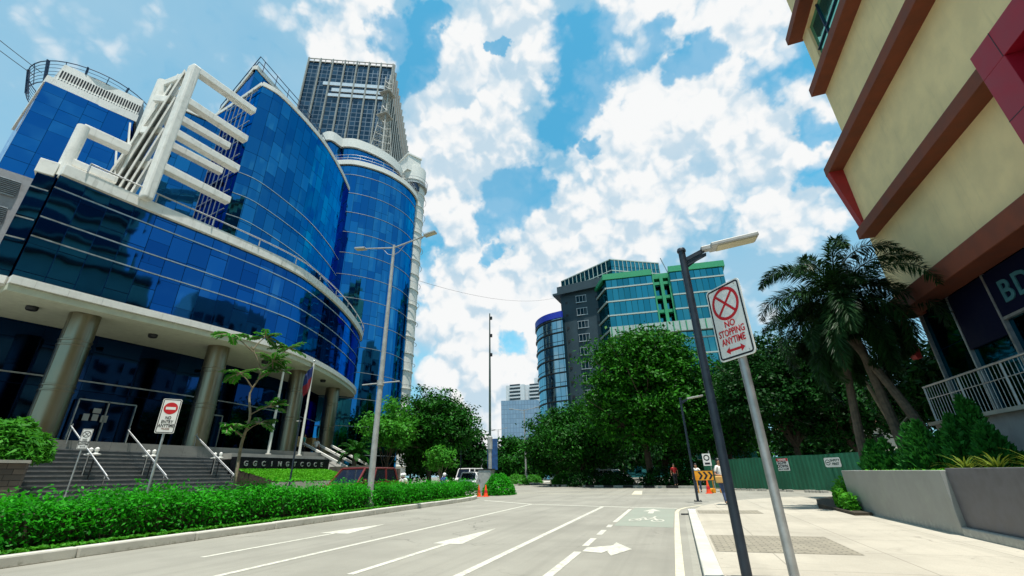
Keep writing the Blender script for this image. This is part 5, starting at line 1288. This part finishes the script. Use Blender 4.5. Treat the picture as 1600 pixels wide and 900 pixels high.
# palms at the planter
def palm(label, base, lean, h, nf, L, seed, fruit=False, ll=.46, group='palms at the planter', tr=.13):
    t = thing('palm_tree', label, 'palm tree', base, 0, group); r = random.Random(seed)
    mb = MB(); n = 24; pts = []; rads = []
    for k in range(n+1):
        u = k/n; pts.append((lean[0]*u**1.4, lean[1]*u**1.4, h*u)); rads.append(tr*(1.25-.45*u)*(1.04 if k % 2 else .97))
    mb.tube([(0, 0, -.1)]+pts, [rads[0]*1.2]+rads, 10); mb.build('trunk', M['palmbark'], t)
    top = Vector(pts[-1]); mb = MB(); mb.tube([top, top+Vector((0, 0, .9))], [tr*.85, tr*.5], 10); mb.build('crownshaft', M['leaf_palm'], t)
    Vs, Fs = [], []; mr = MB(); top2 = top+Vector((0, 0, .75))
    for k in range(nf):
        el = R(80)-R(118)*((k+.5)/nf)**1.0; frond(Vs, Fs, mr, top2+Vector((0, 0, -.25*k/nf)), k*2.399+r.uniform(-.2, .2), el, L*r.uniform(.88, 1.1), R(120)+R(35)*r.random(), 135, ll)
    mr.build('frond_stalk', M['leaf_palm'], t); mesh_np('leaflet', np.array(Vs), np.array(Fs), M['leaf_palm'], t)
    if fruit:
        mb = MB()
        for k in range(70): p = top+Vector((r.gauss(0, .18), r.gauss(0, .18), -.25+r.gauss(0, .12))); mb.sphere(tuple(p), .045, n=6, m=4)
        mb.build('fruit_cluster', M['fruit'], t)
    return t
palm('tallest palm with full drooping fronds and red fruit beside the cream wall', (6.75, 17.6, 1.1), (-.35, -.1), 5.15, 24, 3.35, 5, True, .56)
palm('leaning palm whose trunk crosses behind the tallest palm', (7.3, 16.9, 1.1), (-1.0, .7), 4.3, 14, 2.5, 6)
palm('left palm leaning toward the street with hanging fronds', (5.75, 18.2, .3), (.35, -.35), 4.7, 15, 2.7, 7)
th_ = thing('bare_trunk', 'thin pale bare trunk behind the palm cluster', 'tree', (8.5, 21, .1)); mb = MB(); mb.tube([(0, 0, 0), (-.5, .2, 2.6), (-1.0, .3, 5.2)], [.1, .085, .06], 8); mb.tube([(-.45, .2, 2.4), (.3, .2, 3.1)], [.05, .03], 6); mb.build('trunk', M['barkpale'], th_)
# cycad-like palm left of the lamp post
cy = thing('small_palm', 'low bushy palm in front of the glass wall left of the lamp post', 'palm tree', (-24.6, 31.2, 0))
mb = MB(); mb.tube([(0, 0, 0), (0, 0, 3.2)], [.2, .16], 10); mb.build('trunk', M['palmbark'], cy)
Vs, Fs = [], []; mr = MB()
for k in range(22): frond(Vs, Fs, mr, (0, 0, 3.2), k*2.4, R(75)-R(85)*k/22, 1.7, 1.5, 34, .36, False, .07)
mr.build('frond_stalk', M['leaf_palm'], cy); mesh_np('leaflet', np.array(Vs), np.array(Fs), M['leaf_mid'], cy)
# conifer shrubs and spiky plants
def conifer(label, base, h, r, n, group='conifer shrubs in the planter'):
    t = thing('conifer_shrub', label, 'shrub', base, 0, group); u = rng.uniform(0, 1, n); a = rng.uniform(0, 2*PI, n)
    ns = 6; k = rng.integers(0, ns, n); sx = rng.normal(size=ns)*r*.42; sy = rng.normal(size=ns)*r*.42; sh = rng.uniform(.55, 1., ns); sx[0] = sy[0] = 0; sh[0] = 1
    rad = r*.62*np.minimum(1, (1-u)*1.6)**.8*rng.uniform(.4, 1.15, n); C = np.stack([np.cos(a)*rad+sx[k]*(1-.3*u), np.sin(a)*rad+sy[k]*(1-.3*u), u*h*sh[k]], 1)
    d = np.stack([np.cos(a)*.6, np.sin(a)*.6, np.ones(n)], 1); d /= np.linalg.norm(d, axis=1, keepdims=True)
    # upright sprays
    L = .13*rng.uniform(.7, 1.3, n)[:, None]; dd = d+rng.normal(size=(n, 3))*.3; dd /= np.linalg.norm(dd, axis=1, keepdims=True); s = np.cross(dd, rng.normal(size=(n, 3))); s /= np.linalg.norm(s, axis=1, keepdims=True)
    V = np.stack([C, C+dd*L*.5+s*L*.22, C+dd*L, C+dd*L*.5-s*L*.22], 1).reshape(-1, 3); mesh_np('foliage', V, np.arange(4*n).reshape(n, 4), M['leaf_conifer'], t)
    mb = MB(); mb.tube([(0, 0, -.05), (0, 0, h*.8)], [.04, .01], 6); mb.build('trunk', M['bark'], t)
for b_, h, r, l in (((5.45, 16.2, 1.12), .85, .42, 'small lone conifer shrub at the far corner of the planter'), ((5.75, 13.9, 1.12), 1.15, .5, 'broad conifer shrub under the palm trunks'), ((6.1, 13.2, 1.12), 1.2, .45, 'middle conifer shrub of the planter row'), ((6.35, 13.0, 1.12), 1.55, .38, 'tallest pointed conifer shrub right of the palm trunks'), ((6.2, 12.3, 1.12), .95, .42, 'low conifer shrub just behind the spiky plants')):
    conifer(l, b_, h, r, 4200)
def spiky(label, base, n, L, w=.03):
    t = thing('spiky_plant', label, 'plant', base, 0, 'spiky plants on the planter'); V, F = [], []
    for k in range(n):
        a = random.uniform(0, 2*PI); e = random.uniform(.3, 1.35); p = Vector((0, 0, 0)); d = Vector((math.cos(a), math.sin(a), 0)); s = d.cross(Vector((0, 0, 1)))*w; l = L*random.uniform(.6, 1.15); q = len(V)
        for i in range(5):
            f = 1-i/4*.95; V += [tuple(p-s*f), tuple(p+s*f)]; p = p+(d*math.cos(e)+Vector((0, 0, 1))*math.sin(e))*l/4; e -= .32
        for i in range(4): F.append((q+2*i, q+2*i+1, q+2*i+3, q+2*i+2))
    mesh_np('leaves', np.array(V), np.array(F), M['leaf_spike'], t)
for b_, l in (((5.5, 12.0, 1.12), 'yellow-green spiky plant at the left of the ramp rail'), ((5.6, 11.2, 1.12), 'spiky plant in the middle beside the ramp rail foot'), ((5.75, 10.4, 1.12), 'spiky plant at the right below the ramp rail')):
    spiky(l, b_, 46, .62)
# weeds in the bed at the planter's far end
N = 8500; a = rng.uniform(0, 1, N); b = rng.uniform(0, 1, N); x = 4.3+a*1.4+b*.9; y = 15.6+b*4.9; z = .2+np.abs(rng.normal(size=N))*.13+.5*np.exp(-((x-5.0)**2+(y-17.5)**2)*1.1)*rng.uniform(0, 1.3, N)
x = np.where((y < 16.9) & (x > 4.52), 4.3+rng.uniform(0, .2, N), x)
tag(scatter_mesh('bed_plants', np.stack([x, y, z], 1), .13, 'leaf_cover', None, .6, .4), 'leafy weeds filling the low bed at the planter end', 'plants', kind='stuff')
N = 3200; y = rng.uniform(9, 19, N); x = 4.95+rng.uniform(0, 2.9, N); keep = y < 15.8+(x-4.9)*1.0
tag(scatter_mesh('planter_grass', np.stack([x, y, 1.14+rng.uniform(0, .06, N)], 1)[keep], .1, 'grass', None, .4, .4), 'short grass on the planter soil under the shrubs', 'grass', kind='stuff')

# ================================================================== PEOPLE
def skin_mesh(name, verts, edges, radii, mt, parent, root=0, sub=2):
    bm = bmesh.new(); ly = bm.verts.layers.skin.new(); vs = []
    for v, r in zip(verts, radii):
        q = bm.verts.new(v); q[ly].radius = (r, r) if not hasattr(r, '__len__') else r; vs.append(q)
    vs[root][ly].use_root = True
    for a, b in edges: bm.edges.new((vs[a], vs[b]))
    me = bpy.data.meshes.new(name); bm.to_mesh(me); bm.free(); t = bpy.data.objects.new(name, me); COL.objects.link(t)
    m = t.modifiers.new('s', 'SKIN'); m.use_smooth_shade = True; u = t.modifiers.new('u', 'SUBSURF'); u.levels = sub; u.render_levels = sub
    dg = bpy.context.evaluated_depsgraph_get(); me2 = bpy.data.meshes.new_from_object(t.evaluated_get(dg)); COL.objects.unlink(t); bpy.data.objects.remove(t)
    me2.name = name; me2.materials.clear(); me2.materials.append(mt); me2.polygons.foreach_set('use_smooth', [True]*len(me2.polygons))
    o = bpy.data.objects.new(name, me2); COL.objects.link(o); o.parent = parent; return o
def person(label, base, rz, top, legs, h=1.66, stride=.22, arms='hold', hair='long', seated=False, helmet=None, group=None):
    """faces local -Y"""
    t = thing('person', label, 'person', base, rz, group); k = h/1.7
    S_ = lambda *p: tuple(c*k for c in p)
    hipz = .92
    if not seated:
        lk, rk = (-.10, -stride*.55, .50), (.10, stride*.25, .50); la, ra = (-.10, -stride, .09), (.10, stride, .12); lt, rt_ = (-.11, -stride-.16, .035), (.11, stride-.14, .035)
    else:
        hipz = .62; lk, rk = (-.17, -.42, .60), (.17, -.42, .60); la, ra = (-.17, -.38, .16), (.17, -.38, .16); lt, rt_ = (-.17, -.55, .10), (.17, -.55, .10)
    dz = hipz-.92
    if arms == 'hold': le, re, lw_, rw = (-.27, -.02, 1.12+dz), (.27, -.02, 1.12+dz), (-.10, -.24, 1.08+dz), (.10, -.26, 1.04+dz)
    elif arms == 'bars': le, re, lw_, rw = (-.30, -.14, 1.16+dz), (.30, -.14, 1.16+dz), (-.28, -.42, 1.12+dz), (.28, -.42, 1.12+dz)
    else: le, re, lw_, rw = (-.27, .06, 1.13+dz), (.27, -.02, 1.13+dz), (-.27, -.06, .90+dz), (.27, .05, .90+dz)
    V = [(0, 0, hipz), (0, -.01, 1.12+dz), (0, 0, 1.32+dz), (0, .01, 1.43+dz), (0, 0, 1.50+dz), (0, -.02, 1.60+dz), (0, -.01, 1.68+dz),
         (-.17, 0, 1.40+dz), le, lw_, (.17, 0, 1.40+dz), re, rw, (-.10, 0, hipz-.04), lk, la, lt, (.10, 0, hipz-.04), rk, ra, rt_]
    E_ = [(0, 1), (1, 2), (2, 3), (3, 4), (4, 5), (5, 6), (3, 7), (7, 8), (8, 9), (3, 10), (10, 11), (11, 12), (0, 13), (13, 14), (14, 15), (15, 16), (0, 17), (17, 18), (18, 19), (19, 20)]
    Rr = [.12, .115, .125, .075, .055, .085, .075, .06, .042, .03, .06, .042, .03, .09, .06, .042, .035, .09, .06, .042, .035]
    skin_mesh('body', [S_(*v) for v in V], E_, [r*k for r in Rr], M['skin'], t)
    # hands with fingers
    for q, e in ((9, 8), (12, 11)):
        w = Vector(V[q]); d = (w-Vector(V[e])).normalized(); s = d.cross(Vector((0, 0, 1))).normalized()
        hv = [tuple(w), tuple(w+d*.07)]; he = [(0, 1)]; hr = [.026, .032]
        for f in range(4):
            o_ = s*(f-1.5)*.02; a = w+d*.085+o_; b = a+d*(.045 if f in (1, 2) else .036)+Vector((0, 0, -.008)); n0 = len(hv); hv += [tuple(a), tuple(b)]; he += [(1, n0), (n0, n0+1)]; hr += [.009, .007]
        n0 = len(hv); hv += [tuple(w+d*.04+s*.04), tuple(w+d*.07+s*.055)]; he += [(0, n0), (n0, n0+1)]; hr += [.01, .008]
        skin_mesh('hand', [S_(*v) for v in hv], he, [r*k for r in hr], M['skin'], t, 0, 1)
    # shirt
    sv = [V[0], V[1], V[2], (0, .01, 1.41+dz), V[7], tuple(Vector(V[7]).lerp(Vector(le), .75)), V[10], tuple(Vector(V[10]).lerp(Vector(re), .75))]
    skin_mesh('shirt', [S_(*v) for v in sv], [(0, 1), (1, 2), (2, 3), (3, 4), (4, 5), (3, 6), (6, 7)], [r*k for r in (.14, .135, .145, .08, .075, .06, .075, .06)], M[top], t)
    pv = [(0, 0, hipz+.04), V[13], V[14], V[15], V[17], V[18], V[19]]
    skin_mesh('trousers', [S_(*v) for v in pv], [(0, 1), (1, 2), (2, 3), (0, 4), (4, 5), (5, 6)], [r*k for r in (.135, .105, .075, .058, .105, .075, .058)], M[legs], t)
    mb = MB()
    for a, b in ((la, lt), (ra, rt_)): m = (Vector(a)+Vector(b))/2; mb.sphere(S_(m.x, m.y, m.z-.015), .055*k, (.8, 1.9, .75))
    mb.build('shoe', M['darkcloth'], t)
    hz = 1.635+dz; mb = MB()
    if helmet: mb.sphere(S_(0, 0, hz+.01), .135*k, (1, 1.1, 1)); mb.build('helmet', M[helmet], t)
    else:
        mb.sphere(S_(0, .03, hz+.025), .105*k, (.98, 1.05, 1.0))
        if hair == 'long': mb.sphere(S_(0, .07, hz-.12), .09*k, (1., .6, 1.9))
        mb.build('hair', M['hair'], t)
    mb = MB()
    for sx in (-1, 1): mb.sphere(S_(sx*.035, -.098, hz+.0), .012*k, n=6, m=4)
    mb.sphere(S_(0, -.115, hz-.03), .016*k, n=6, m=4); mb.sphere(S_(0, -.10, hz-.068), .02*k, (1.3, .5, .4), n=6, m=4)
    if not helmet: mb.build('face_features', M['skin'], t)
    return t
pw = person('woman in white shirt and jeans walking behind the near lamp pole', (1.60, 20.9, .04), R(25), 'shirt', 'jeans')
bg = thing('shoulder_bag', 'tan bag carried in front by the woman in white', 'bag', (1.50, 20.65, .8))
mb = MB(); mb.box(-.15, -.06, .02, .15, .06, .28); mb.build('pouch', M['tan'], bg, .04); mb = MB(); mb.tube([(-.18, 0, .3), (-.1, .12, .62), (.02, .25, .68)], .012, 5); mb.build('strap', M['dark'], bg)
person('man in red shirt standing in the tree shade left of the corner lamp', (-.35, 42.6, .14), R(10), 'redcloth', 'darkcloth', 1.7, .1, 'down', 'short')
person('site guard in white shirt half hidden behind the chevron board', (1.1, 33.0, 0), R(-10), 'shirt', 'jeans', 1.68, .06, 'down', 'short')
person('person in white shirt walking up the ramp between white handrails', (-28.6, 31.1, 2.85), R(200), 'shirt', 'darkcloth', 1.68, .2, 'down', 'short')
person('person in teal top standing at the top of the ramp', (-30.3, 31.4, 3.3), R(120), 'teal', 'darkcloth', 1.66, .08, 'down', 'short')

# ================================================================== VEHICLES
def wheel(root, x, y, r, w):
    mb = MB(); Mw = Matrix.Translation((x, y, r)) @ Matrix.Rotation(PI/2, 4, 'Y'); mb.lathe([(r*.62, -w/2), (r*.93, -w/2), (r, -w*.35), (r, w*.35), (r*.93, w/2), (r*.62, w/2)], n=22, M=Mw); o = mb.build('wheel', M['tyre'], root)
    mb = MB(); mb.lathe([(r*.6, -w*.42), (r*.6, w*.42)], n=16, M=Mw)
    for k in range(5): a = k*2*PI/5; mb.box(-.03, 0, -w*.47, .03, r*.58, w*.47, Mw @ Matrix.Rotation(a, 4, 'Z'))
    mb.build('rim', M['chrome'], o)
def car(name, label, cat, base, rz, prof, cab, W, paint, wheels, r=.36, group=None):
    """front at -Y; prof: lower body side outline (y,z); cab: y0 bottom, y0 top, y1 top, y1 bottom, z0, z1"""
    t = thing(name, label, cat, base, rz, group)
    mb = MB(); n = len(prof); rows = []
    for x, s in ((-W/2, .0), (-W/2+.07, 1), (W/2-.07, 1), (W/2, .0)):
        rows.append(mb.add([(x, y*(1 if s else .985), z if (s or z < .5) else z-.05) for y, z in prof]))
    for a, b in zip(rows[:-1], rows[1:]):
        for k in range(n): j = (k+1) % n; mb.face([a[k], a[j], b[j], b[k]], None, False)
    mb.face(rows[0]); mb.face(rows[-1][::-1]); mb.build('body', M[paint], t, .04)
    y0, y0t, y1t, y1, z0, z1 = cab; tw_ = W*.80/2; bw = W*.93/2
    mb = MB(); i = mb.add([(-bw, y0, z0), (bw, y0, z0), (bw, y1, z0), (-bw, y1, z0), (-tw_, y0t, z1), (tw_, y0t, z1), (tw_, y1t, z1), (-tw_, y1t, z1)])
    for f in ((0, 1, 5, 4), (1, 2, 6, 5), (2, 3, 7, 6), (3, 0, 4, 7), (4, 5, 6, 7), (3, 2, 1, 0)): mb.face([i[k] for k in f])
    mb.build('glasshouse', M['carglass'], t)
    mb = MB(); mb.prism([(-tw_-.02, y0t-.03), (tw_+.02, y0t-.03), (tw_+.02, y1t+.03), (-tw_-.02, y1t+.03)], z1-.02, z1+.10); mb.build('roof', M[paint], t, .05)
    for s in (-1, 1):
        for q, w_ in ((0, .09), (.36, .07), (.68, .07), (1, .12)):
            mb = MB(); mb.bar((s*(bw+.006), y0+(y1-y0)*q, z0), (s*(tw_+.006), y0t+(y1t-y0t)*q, z1+.02), w_, .1); mb.build('pillar', M[paint], t)
    f = min(p[0] for p in prof); fz = .62*max(z for y, z in prof)+.15
    for s in (-1, 1):
        mb = MB(); mb.sphere((s*(W/2-.25), f+.06, fz), .15, (1.2, .5, .6)); mb.build('headlight', M['headlight'], t)
        mb = MB(); mb.box(s*(W/2+.08)-.09, y0+.35, z0+.02, s*(W/2+.08)+.09, y0+.5, z0+.2); mb.build('side_mirror', M[paint], t, .03)
    mb = MB(); mb.box(-W*.28, f-.02, fz-.14, W*.28, f+.05, fz+.06); mb.build('grille', M['dark'], t)
    for s in (-1, 1):
        for y in wheels: wheel(t, s*(W/2-.12), y, r, .22)
    return t
car('suv', 'maroon suv driving past behind the hedge', 'car', (-16.9, 22.2, 0), R(0), [(-2.35, .45), (-2.4, .75), (-2.25, .98), (-1.25, 1.12), (2.3, 1.15), (2.38, .8), (2.3, .4)], (-1.45, -.75, 2.05, 2.3, 1.08, 1.78), 1.9, 'maroon', (-1.45, 1.4), .38)
car('white_car', 'white hatchback coming toward the crossing beside the grey cabinet', 'car', (-20.0, 43.4, 0), R(18), [(-1.9, .3), (-1.95, .65), (-1.75, .85), (-1.0, .98), (1.8, 1.0), (1.9, .7), (1.85, .35)], (-1.1, -.35, 1.5, 1.85, .97, 1.58), 1.7, 'carwhite', (-1.2, 1.15), .31)
car('white_van', 'white roofed van farther back left of the white hatchback', 'van', (-23.6, 51.5, 0), R(0), [(-2.3, .35), (-2.35, 1.0), (-2.1, 1.15), (2.3, 1.2), (2.35, .4)], (-2.1, -1.7, 2.2, 2.3, 1.15, 2.05), 1.75, 'carwhite', (-1.4, 1.4), .34)
car('parked_car', 'pale car parked deep in shade beneath the large trees', 'car', (-7.4, 56.5, .1), R(60), [(-2.0, .3), (-2.05, .65), (-1.85, .85), (-1.0, .95), (1.9, .95), (2.0, .7), (1.95, .35)], (-1.1, -.4, 1.3, 1.8, .93, 1.45), 1.72, 'carwhite', (-1.25, 1.2), .31)
def motorbike(label, rider, base, rz, shirt, helmet, paint):
    t = thing('motorbike', label, 'motorbike', base, rz, 'motorbikes on the left carriageway')
    for y in (-.62, .62): wheel(t, 0, y, .28, .11)
    mb = MB(); mb.tube([(0, -.62, .28), (0, -.45, .75), (0, -.38, 1.0)], .03, 6); mb.tube([(-.32, -.36, 1.02), (.32, -.36, 1.02)], .02, 6); mb.build('handlebar', M['dark'], t)
    mb = MB(); mb.sphere((0, -.1, .6), .2, (.8, 1.8, .8)); mb.sphere((0, -.45, .85), .14, (.9, .8, 1.2)); mb.build('fairing', M[paint], t)
    mb = MB(); mb.sphere((0, .35, .72), .16, (.8, 2.2, .4)); mb.build('seat', M['dark'], t)
    person(rider, (base[0]+.15*-math.sin(rz), base[1]+.15*math.cos(rz), base[2]+.12), rz, shirt, 'darkcloth', 1.68, 0, 'bars', 'short', True, helmet)
motorbike('yellow motorbike behind the hedge right of the lamp post', 'rider in white shirt and white helmet behind the tall lamp post', (-16.4, 25.6, 0), R(0), 'shirt', 'signwhite', 'signyellow')
motorbike('second motorbike just behind the yellow one', 'rider in dark shirt following the rider in white', (-17.8, 27.6, 0), R(0), 'darkcloth', 'signwhite', 'darkblue')
motorbike('blue motorbike approaching left of the white car', 'rider in blue vest and white helmet near the dark tree', (-17.2, 32.6, 0), R(5), 'bluecloth', 'signwhite', 'bluecloth')

# wires
for i, (a, b, lab) in enumerate((((-50.2, 0, 40.2), (-47.3, 12.1, 34.6), 'upper thin cable running to the roof ring at top left'), ((-50.4, 0, 39.2), (-47.7, 11.9, 34.2), 'lower thin cable running to the roof ring at top left'), ((-31.6, 49, 27.5), (-26, 118, 50), 'thin cable spanning the street between the round tower and green office'))):
    mb = MB(); pts = [Vector(a).lerp(Vector(b), k/16)-Vector((0, 0, (.4 if i < 2 else 2.2)*4*(k/16)*(1-k/16))) for k in range(17)]; mb.tube(pts, .03 if i < 2 else .022, 5)
    tag(mb.build('cable', M['wire']), lab, 'cable', 'overhead cables')

# ================================================================== LIGHT, SKY, CAMERA
SUN_EL, SUN_AZ = 77., 150.     # azimuth clockwise from +Y
sd = Vector((math.sin(R(SUN_AZ))*math.cos(R(SUN_EL)), math.cos(R(SUN_AZ))*math.cos(R(SUN_EL)), math.sin(R(SUN_EL))))
sun = bpy.data.lights.new('sun', 'SUN'); sun.energy = 4.9; sun.angle = R(.53); sun.color = (1, .955, .88)
so_ = bpy.data.objects.new('sun', sun); COL.objects.link(so_); so_.rotation_euler = (-sd).to_track_quat('-Z', 'Y').to_euler(); so_.location = (0, 0, 60)
W_ = bpy.data.worlds.new('World'); S.world = W_; W_.use_nodes = True; t = NT(W_.node_tree)
for n in list(t.n): t.n.remove(n)
sky = t.new('ShaderNodeTexSky', sky_type='NISHITA'); sky.sun_disc = False; sky.sun_elevation = R(SUN_EL); sky.sun_rotation = R(SUN_AZ); sky.air_density = 1.0; sky.dust_density = .6; sky.ozone_density = 1.5
D_ = t.new('ShaderNodeTexCoord').outputs['Generated']
def dirv(az, tel): v = Vector((math.sin(R(az)), math.cos(R(az)), tel)).normalized(); return tuple(v)
SKY_GAPS = [(-41.65, 1.3048, 0.045, 1.00), (-36.31, 1.2559, 0.050, 1.00), (-36.42, 1.1419, 0.049, 1.00), (-33.89, 1.4085, 0.034, 1.00), (-7.49, 1.3168, 0.053, 1.00), (-5.84, 1.1612, 0.068, 1.00), (-7.61, 1.0214, 0.054, 1.00), (-9.43, 0.9276, 0.043, 1.00), (-0.62, 1.2709, 0.070, 1.00), (6.35, 1.2199, 0.045, 1.00), (12.45, 1.0436, 0.045, 1.00), (23.97, 0.8870, 0.056, 1.00), (20.62, 0.9030, 0.042, 1.00), (23.80, 0.7001, 0.029, 1.00), (22.58, 0.5861, 0.038, 1.00), (-16.06, 0.7279, 0.060, 1.00), (-18.89, 0.6792, 0.065, 1.00), (-20.74, 0.6264, 0.041, 1.00), (-32.02, 0.5544, 0.043, 1.00), (-32.41, 0.4803, 0.032, 1.00), (-21.75, 0.5346, 0.027, 1.00), (-19.19, 0.2835, 0.038, 1.00), (-32.37, 0.6017, 0.031, 1.00), (-5.34, 0.8343, 0.024, 1.00), (-33.43, 0.4009, 0.028, 1.00), (-21.53, 1.3513, 0.014, 1.00)]
SKY_CLOUDS = [(-22.75, 1.2001, 0.118, 1.00), (-29.22, 0.9244, 0.107, 1.00), (-23.77, 0.7920, 0.140, 1.00), (-28.67, 0.6580, 0.085, 1.00), (2.75, 0.9018, 0.139, 1.00), (13.74, 0.9439, 0.108, 1.00), (1.11, 0.6920, 0.147, 1.00), (-9.33, 0.5310, 0.158, 1.00), (-19.07, 0.3815, 0.162, 1.00), (-25.27, 0.2535, 0.129, 1.00), (-28.09, 0.3808, 0.102, 1.00), (7.12, 1.3137, 0.088, 1.00), (-17.66, 1.4799, 0.081, 1.00), (19.87, 1.0790, 0.093, 1.00), (16.51, 0.7417, 0.108, 1.00), (24.09, 0.6514, 0.046, 1.00), (-40.60, 1.2116, 0.033, 1.00), (-46.17, 1.3195, 0.076, 1.00), (-19.31, 0.1923, 0.086, 1.00), (17.97, 0.5120, 0.079, 1.00), (-22.68, 0.1085, 0.110, 1.00), (17.90, 0.7878, 0.067, 1.00)]
wn1 = t.new('ShaderNodeTexNoise'); t.lk(D_, wn1.inputs['Vector']); wn1.inputs['Scale'].default_value = 7; wn1.inputs['Detail'].default_value = 5; wn1.inputs['Roughness'].default_value = .6
warp = t.vm('ADD', D_, t.vm('SCALE', t.vm('SUBTRACT', wn1.outputs[1], (.5, .5, .5)), scale=.15))
wn2 = t.new('ShaderNodeTexNoise'); t.lk(D_, wn2.inputs['Vector']); wn2.inputs['Scale'].default_value = 24; wn2.inputs['Detail'].default_value = 5
warp = t.vm('ADD', warp, t.vm('SCALE', t.vm('SUBTRACT', wn2.outputs[1], (.5, .5, .5)), scale=.07))
warp = t.vm('NORMALIZE', warp)
def blobs(lst):
    acc = 0.
    for az, tel, rad, w in lst:
        dp = t.vm('DOT_PRODUCT', warp, dirv(az, tel)); c = math.cos(rad)
        m = t.ramp(dp, math.cos(rad*1.5), math.cos(rad*.3), 0, w)
        acc = m if acc == 0. else t.math('MAXIMUM', acc, m)
    return acc
gap = blobs(SKY_GAPS); cl = blobs(SKY_CLOUDS)
sx_ = t.new('ShaderNodeSeparateXYZ'); t.lk(D_, sx_.inputs[0])
mpz = t.new('ShaderNodeMapping'); t.lk(D_, mpz.inputs[0]); mpz.inputs['Scale'].default_value = (1, 1, 1.5)
f1 = t.noise(mpz.outputs[0], 4.5, 5, .55, .2)
def puff(v):
    n = t.new('ShaderNodeTexVoronoi', feature='F1'); n.normalize = False; t.lk(v, n.inputs['Vector'])
    for k_, x_ in (('Scale', 10.), ('Detail', 2.), ('Roughness', .55), ('Lacunarity', 2.3)): n.inputs[k_].default_value = x_
    return n.outputs['Distance']
wp = t.vm('ADD', D_, t.vm('SCALE', t.vm('SUBTRACT', wn2.outputs[1], (.5, .5, .5)), scale=.045))
pa = puff(wp); pb = puff(t.vm('ADD', wp, (.012, -.006, .03)))
f2 = t.math('SUBTRACT', 1., t.ramp(pa, .1, 1.2, 0., 1., False))
fm = t.math('ADD', t.math('MULTIPLY', f1, .55), t.math('MULTIPLY', f2, .45))
gapm = t.math('MULTIPLY', .86, t.ramp(t.math('ADD', gap, t.math('MULTIPLY', t.math('SUBTRACT', .5, fm), 2.2)), .50, 1.25))
clm = t.ramp(t.math('ADD', cl, t.math('MULTIPLY', t.math('SUBTRACT', fm, .5), 2.3)), -.22, .55)
# sky tint, thin veil and bright cumulus
base = t.vm('MULTIPLY', sky.outputs[0], (.50, 2.25, 2.15))
veil = (3.5, 5.9, 7.6); white = (9.4, 9.5, 9.5); shade = (5.6, 7.1, 8.2)
low = t.noise(t.vm('ADD', D_, (.3, .1, .2)), 3.2, 4, .5)
shd = t.ramp(t.math('ADD', t.math('MULTIPLY', t.math('SUBTRACT', pb, pa), 1.3), t.math('MULTIPLY', t.math('SUBTRACT', low, .5), 1.8)), -.55, .22)
cc = t.mix(shd, shade, white)
veilm = t.math('MULTIPLY', t.ramp(f1, .1, .75, .62, .95), t.math('SUBTRACT', 1., gapm))
c1_ = t.mix(veilm, base, veil)
c2_ = t.mix(t.math('MULTIPLY', clm, t.math('SUBTRACT', 1., t.math('MULTIPLY', gapm, .95))), c1_, cc)
bg = t.new('ShaderNodeBackground'); bg.inputs[1].default_value = .075; t.lk(c2_, bg.inputs[0])
wo = t.new('ShaderNodeOutputWorld'); t.lk(bg.outputs[0], wo.inputs[0])
W_.cycles.sampling_method = 'MANUAL'; W_.cycles.sample_map_resolution = 256

cam = bpy.data.cameras.new('camera'); cam.sensor_width = 36; cam.lens = 674/1600*36; cam.clip_start = .05; cam.clip_end = 4000
co = bpy.data.objects.new('camera', cam); COL.objects.link(co)
co.matrix_world = Matrix.Translation((0, 0, 1.3)) @ Matrix.Rotation(R(19), 4, 'Z') @ Matrix.Rotation(R(90+23.43), 4, 'X') @ Matrix.Rotation(R(-1.4), 4, 'Z')
S.camera = co
S.view_settings.view_transform = 'Standard'; S.view_settings.look = 'None'; S.view_settings.exposure = .42; S.view_settings.gamma = 1.
S.view_settings.use_curve_mapping = False
S.cycles.max_bounces = 6; S.cycles.diffuse_bounces = 3; S.cycles.glossy_bounces = 4; S.cycles.transparent_max_bounces = 4; S.cycles.caustics_reflective = False; S.cycles.caustics_refractive = False
S.cycles.sample_clamp_indirect = 6
